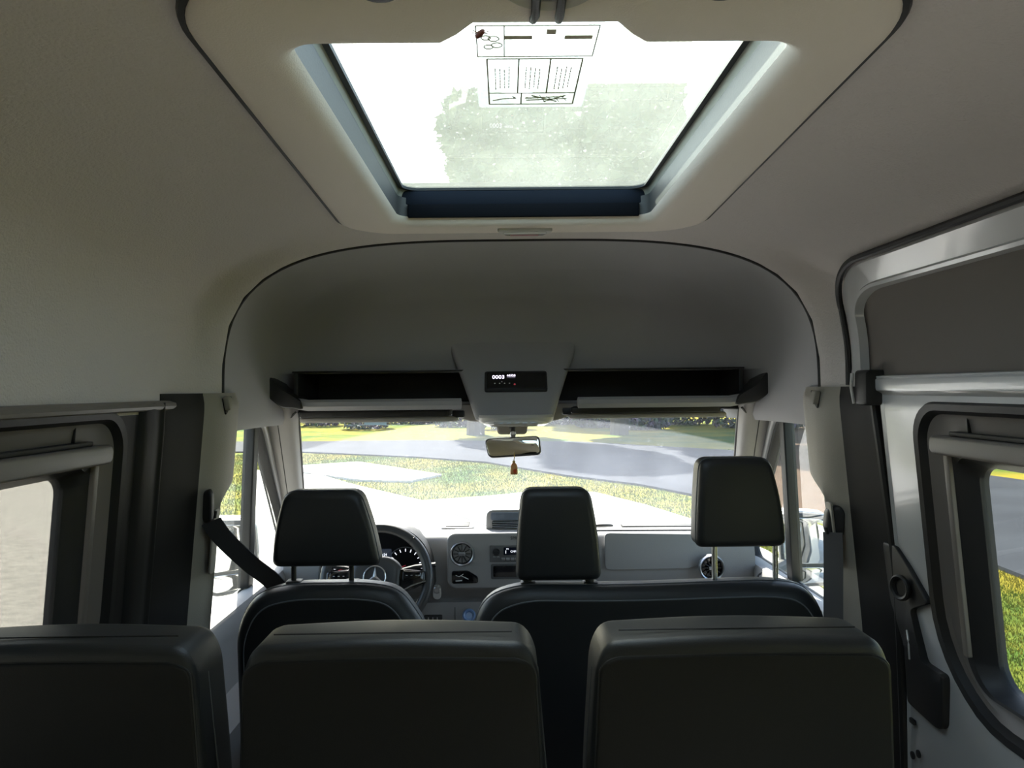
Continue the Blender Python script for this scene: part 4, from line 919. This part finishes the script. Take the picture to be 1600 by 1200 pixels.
# second row: three single seats
YR = 0.985
def row_seat():
    t = thing('minibus_seat', 'black vinyl passenger seat in the middle of the near row', 'seat', (0, YR + .15, 0), 'passenger seats in the near row')
    hw, ztop = .2, 1.170
    ol = rpoly([(-hw - .004, .40), (hw + .004, .40), (hw + .006, .95), (hw - .006, ztop - .035), (hw - .022, ztop - .004), (0, ztop + .004), (-hw + .022, ztop - .004), (-hw + .006, ztop - .035), (-hw - .006, .95)], [.05, .05, .2, .02, .025, .15, .025, .02, .2], 5)
    fn = lambda u, v, w: (u, w + (ztop - v) * .05, v)
    b = obj('backrest', cushion(ol, YR, YR + .125, .016, .035, fn=fn, k=5), M['vinyl'], t, 60)
    ins = rpoly([(-hw + .003, .41), (hw - .003, .41), (hw - .001, .95), (hw - .010, ztop - .034), (hw - .03, ztop - .022), (0, ztop - .018), (-hw + .03, ztop - .022), (-hw + .010, ztop - .034), (-hw + .001, .95)], [.05, .05, .2, .012, .02, .15, .02, .012, .2], 5)
    obj('back_shell', cushion(ins, YR - .003, YR + .02, .004, 0, fn=fn), M['vinyl_shaded'], b, 40)
    obj('seam', tube([fn(u, v, YR + .0005) for u, v in ins], .0014, 6, True), M['vinyl'], b)
    obj('top_seam', tube([fn(u, ztop + .003 - .0006 * abs(u) / .2, YR + .035) for u in np.linspace(-hw + .04, hw - .04, 10)], .0009, 5), M['rubber'], b)
    for s in (-1, 1): obj('side_seam', tube([fn(s * (hw + .0065 - .012 * sstep(.95, 1.13, v)), v, YR + .045) for v in np.linspace(.45, 1.12, 10)], .0012, 5), M['thread'], b)
    seat_base(t, -hw, hw, YR + .10, YR + .52, .45)
    return t
s0 = row_seat(); s0.location.x = -.200
s1 = copy_tree(s0); s1.location.x = .264; s1['label'] = 'black vinyl passenger seat beside the sliding door in the near row'
s2 = copy_tree(s0); s2.location.x = -.648; s2['label'] = 'black vinyl passenger seat under the left passenger window, partly out of view'

# ------------------------------------------------------------------ seat belts
def strap(path, wdir, w, th=.0018):
    P = [Vector(p) for p in path]; L = []
    for i, p in enumerate(P):
        t = (P[min(i + 1, len(P) - 1)] - P[max(i - 1, 0)]).normalized(); d = Vector(wdir[i] if isinstance(wdir, list) else wdir); d = (d - t * d.dot(t)).normalized(); n = t.cross(d)
        L.append([tuple(p + d * w / 2 + n * th), tuple(p - d * w / 2 + n * th), tuple(p - d * w / 2 - n * th), tuple(p + d * w / 2 - n * th)])
    return loft(L, True, True, True)
def guide(c, s, parent):
    g = obj('guide_loop', cushion(rpoly([(-.020, .034), (.012, .046), (.026, .030), (.022, -.038), (-.012, -.048), (-.026, -.02)], .014, 5), -.014, .016, .010, fn=lambda u, v, w: (c.x + u * .8 + s * .01, c.y + w - u * .6, c.z + v)), M['plastic'], parent, 50)
    obj('guide_slot', tube([(c.x - s * .018, c.y - .016, c.z - .012), (c.x - s * .016, c.y - .018, c.z - .030)], .004, 6), M['rubber'], g)
    return g
bl = thing('seat_belt', 'dark seat belt slanting from the left pillar to the driver seat', 'seat belt', (-.8, 1.98, 1.15), 'front seat belts')
c = at(330, 790, 1.985); guide(c, -1, bl)
obj('webbing', strap(catmull([at(330, 815, 1.965), at(350, 842, 1.99), at(390, 880, 2.03), at(432, 915, 2.06), at(450, 960, 2.10)], 5), (.5, -.2, .75), .052), M['webbing'], bl, 40)
br = thing('seat_belt', 'seat belt with sunlight painted into its grey, hanging from the right pillar beside the passenger bench', 'seat belt', (.82, 1.98, 1.1), 'front seat belts')
c = at(1297, 815, 2.00); guide(c, 1, br)
obj('webbing', strap(catmull([at(1301, 832, 1.985), at(1302, 860, 1.985), at(1302, 910, 1.985), at(1302, 965, 1.985), at(1303, 1060, 1.985)], 5), (.8, -.5, .1), .048), M['webbing_lit'], br, 40)

# ------------------------------------------------------------------ outside
grassm = mat('lawn_grass', (0.045, 0.085, 0.012), 1.0, spec=0.05, col2=(0.19, 0.15, 0.014), cscale=0.55, bump=0.6, bscale=25, detail=8)
conc = mat('pale_concrete', (0.40, 0.38, 0.345), 0.85, col2=(0.27, 0.26, 0.235), cscale=9, bump=0.5, bscale=40, detail=8)
asph = mat('grey_asphalt', (0.028, 0.031, 0.038), 0.95, spec=0.1, col2=(0.020, 0.022, 0.028), cscale=0.8, bump=0.4, bscale=80, detail=8)
tan = mat('tan_dirt', (0.07, 0.045, 0.031), 0.95, spec=0.05, col2=(0.055, 0.036, 0.025), cscale=0.9, bump=0.3, bscale=30, detail=8)
render_ = mat('pale_render', (0.46, 0.46, 0.42), 0.9, bump=0.8, bscale=70, col2=(0.40, 0.405, 0.37), cscale=45, detail=6)
leafm = mat('green_leaves', (0.035, 0.06, 0.016), 0.8, col2=(0.09, 0.09, 0.025), cscale=0.6)
leafm2 = mat('yellowing_leaves', (0.14, 0.11, 0.03), 0.8, col2=(0.06, 0.075, 0.02), cscale=0.8)
bark = mat('bark', (0.09, 0.07, 0.05), 0.9, bump=0.6, bscale=20)
shrubm = mat('shrub_leaves', (0.07, 0.12, 0.05), 0.7, col2=(0.16, 0.11, 0.16), cscale=2.5)
struct('ground', grid(lambda u, v: (u, v, GZ - .04 + (0.045 * max(0, v - 45) if v > 45 else 0)), np.linspace(-90, 90, 19), np.linspace(-40, 140, 19)), grassm, 'sunlit yellow-green lawn around the van', 'ground', 0)
def slab(name, pix, m, label, cat, th=.05, extra=()):
    P = [(p.x, p.y) for p in (gnd(px, py) for px, py in pix)] + list(extra)
    n = len(P); top = GZ - .04 + th
    g = ([(x, y, top) for x, y in P] + [(x, y, GZ - .2) for x, y in P], [tuple(range(n))] + [(i, (i + 1) % n, (i + 1) % n + n, i + n) for i in range(n)])
    PAVED.append(np.array(P))
    return struct(name, g, m, label, cat, 0)
PAVED = []
drive = slab('driveway', [(-300, 690), (180, 690), (310, 744), (325, 845), (390, 845), (398, 735), (490, 742), (570, 762), (660, 783), (760, 776), (840, 768), (930, 770), (1010, 790), (1090, 815), (1200, 862), (1340, 960)], conc, 'pale sunlit concrete driveway around the front and left of the van', 'driveway', .055, [(2.6, 2.0), (2.6, -25), (-30, -25)])
slab('road', [(200, 706), (470, 706), (650, 714), (760, 722), (880, 742), (1000, 757), (1130, 782), (1300, 815), (1560, 885), (1700, 940), (2300, 1000), (2300, 790), (1700, 765), (1560, 745), (1300, 716), (1130, 703), (900, 690), (650, 688), (470, 690), (200, 690)], asph, 'grey asphalt road crossing in front of the lawn', 'road', .052)
slab('dirt_track', [(1195, 812), (1290, 812), (1330, 700), (1330, 652), (1190, 652), (1185, 720)], tan, 'pale tan dirt track beyond the passenger door', 'track', .060)
slab('footpath', [(470, 728), (560, 722), (690, 742), (640, 752), (560, 750), (470, 738)], conc, 'narrow pale concrete path across the lawn at left', 'path', .058)
# driveway kerb strip
kp = [gnd(px, py) for px, py in ((420, 722), (490, 741), (570, 765), (640, 785), (705, 803), (760, 822))]
tag(obj('kerb', loft([[(p.x, p.y - .07, GZ), (p.x, p.y - .07, GZ + .03), (p.x, p.y + .07, GZ + .03), (p.x, p.y + .07, GZ)] for p in kp], True, True, True), mat('kerb_stone', (.22, .21, .17), .9), None, 0), 'low grey edging strip along the driveway', 'kerb', None, 'structure')
# grass blades where the lawn is seen close by
def blades(n, region, h, w):
    x = []; V = np.zeros((n * 3, 3))
    xs = rng.uniform(region[0], region[1], n); ys = rng.uniform(region[2], region[3], n)
    keep = np.ones(n, bool)
    for P in PAVED:                       # no grass on the paving
        c = np.zeros(n, bool); j = len(P) - 1
        for i in range(len(P)):
            (xi, yi), (xj, yj) = P[i], P[j]
            c ^= ((yi > ys) != (yj > ys)) & (xs < (xj - xi) * (ys - yi) / (yj - yi + 1e-12) + xi); j = i
        keep &= ~c
    xs, ys = xs[keep], ys[keep]; n = len(xs); V = np.zeros((n * 3, 3))
    a = rng.uniform(0, 2 * math.pi, n); hh = h * rng.uniform(.5, 1.2, n); ln = rng.uniform(-.5, .5, (n, 2)) * h
    V[0::3] = np.c_[xs - np.cos(a) * w, ys - np.sin(a) * w, np.full(n, GZ - .045)]
    V[1::3] = np.c_[xs + np.cos(a) * w, ys + np.sin(a) * w, np.full(n, GZ - .045)]
    V[2::3] = np.c_[xs + ln[:, 0], ys + ln[:, 1], GZ - .04 + hh]
    return V.tolist(), [(3 * i, 3 * i + 1, 3 * i + 2) for i in range(n)]
gm = mat('grass_blades', (0.09, 0.14, 0.014), 1.0, spec=0.05, col2=(0.24, 0.195, 0.022), cscale=1.5)
tag(obj('grass', blades(150000, (2.7, 9.5, 3.0, 11.5), .035, .005), gm, None, 0), 'short sunlit lawn grass seen through the sliding door window', 'grass', None, 'stuff')
tag(obj('grass_verge', blades(120000, (-10, 9, 11.6, 26), .05, .010), gm, None, 0), 'rough lawn grass beyond the driveway in front of the windscreen', 'grass', None, 'stuff')
# shrubs along the far side of the road
def leaves(c, rad, n, size):
    u = rng.normal(size=(n, 3)); u /= np.linalg.norm(u, axis=1)[:, None]; r = rng.uniform(.55, 1.0, n) ** .6
    p = np.array(c) + u * r[:, None] * np.array(rad)
    a = rng.normal(size=(n, 3)); a /= np.linalg.norm(a, axis=1)[:, None]; b = np.cross(a, rng.normal(size=(n, 3))); b /= np.linalg.norm(b, axis=1)[:, None]
    s = size * rng.uniform(.6, 1.3, n)[:, None]
    V = np.zeros((n * 4, 3)); V[0::4] = p - a * s; V[1::4] = p + b * s * .5; V[2::4] = p + a * s; V[3::4] = p - b * s * .5
    return V.tolist(), [(4 * i, 4 * i + 1, 4 * i + 2, 4 * i + 3) for i in range(n)]
desc = ['round green shrub', 'low purple-green shrub', 'broad leafy shrub', 'small tufted shrub', 'tall green shrub', 'spreading shrub', 'dense little shrub', 'ragged shrub', 'mauve-tinged shrub', 'bright green shrub', 'dark green shrub', 'squat shrub']
place = ['left of the driver window bar', 'far left beyond the road', 'behind the driver sun visor end', 'left of the mirror', 'straight behind the mirror', 'right of the mirror', 'beyond the road above the middle headrest', 'beyond the road right of centre', 'above the glove box side', 'left of the right headrest', 'behind the right headrest', 'beyond the passenger door']
for i in range(12):
    px = 430 + i * 72 + (14 if i == 6 else 0); g = gnd(px, 664 + (i % 3) * 3); hgt = .7 + .25 * ((i * 7) % 4)
    t = thing('shrub', desc[i] + ' ' + place[i], 'shrub', (g.x, g.y, GZ), 'shrubs across the road')
    obj('foliage', leaves((g.x, g.y, GZ + hgt * .5), (1.5, 1.1, hgt * .6), 700, .16), shrubm, t, 0)
    obj('stem', merge(*[tube([(g.x, g.y, GZ - .1), (g.x + dx, g.y, GZ + hgt * .6)], .03, 6) for dx in (-.4, 0, .4)]), bark, t)
# trees beyond the road, seen through the roof hatch on the right
TR = [(-1.5, 36, 16.0, 3.0, leafm), (5.2, 35, 16.8, 3.0, leafm), (11.8, 36, 17, 3.0, leafm), (18.5, 37, 20, 3.2, leafm2), (9, 45, 23.5, 3.6, leafm2), (2.4, 52, 23, 3.4, leafm)]
tl_ = ['green tree behind the hatch sticker', 'green tree right of the hatch sticker', 'green tree near the right edge of the hatch', 'tall yellowing tree outside the right edge of the hatch', 'tallest yellowing tree behind the green ones', 'green tree standing behind the gap between two nearer trees']
for (x, y, h, r, m_), lb in zip(TR, tl_):
    t = thing('tree', lb, 'tree', (x, y, GZ), 'trees across the road')
    obj('trunk', tube([(x, y, GZ - .2), (x + .2, y, GZ + h * .35), (x, y + .2, GZ + h * .75)], [.45, .32, .12], 10), bark, t)
    gs = [leaves((x + rng.uniform(-1, 1) * r * .4, y + rng.uniform(-1, 1) * r * .4, GZ + h * (.26 + .07 * _)), (r * .62, r * .62, h * .12), 1500, .42) for _ in range(10)]
    obj('crown', merge(*gs), m_, t, 0)
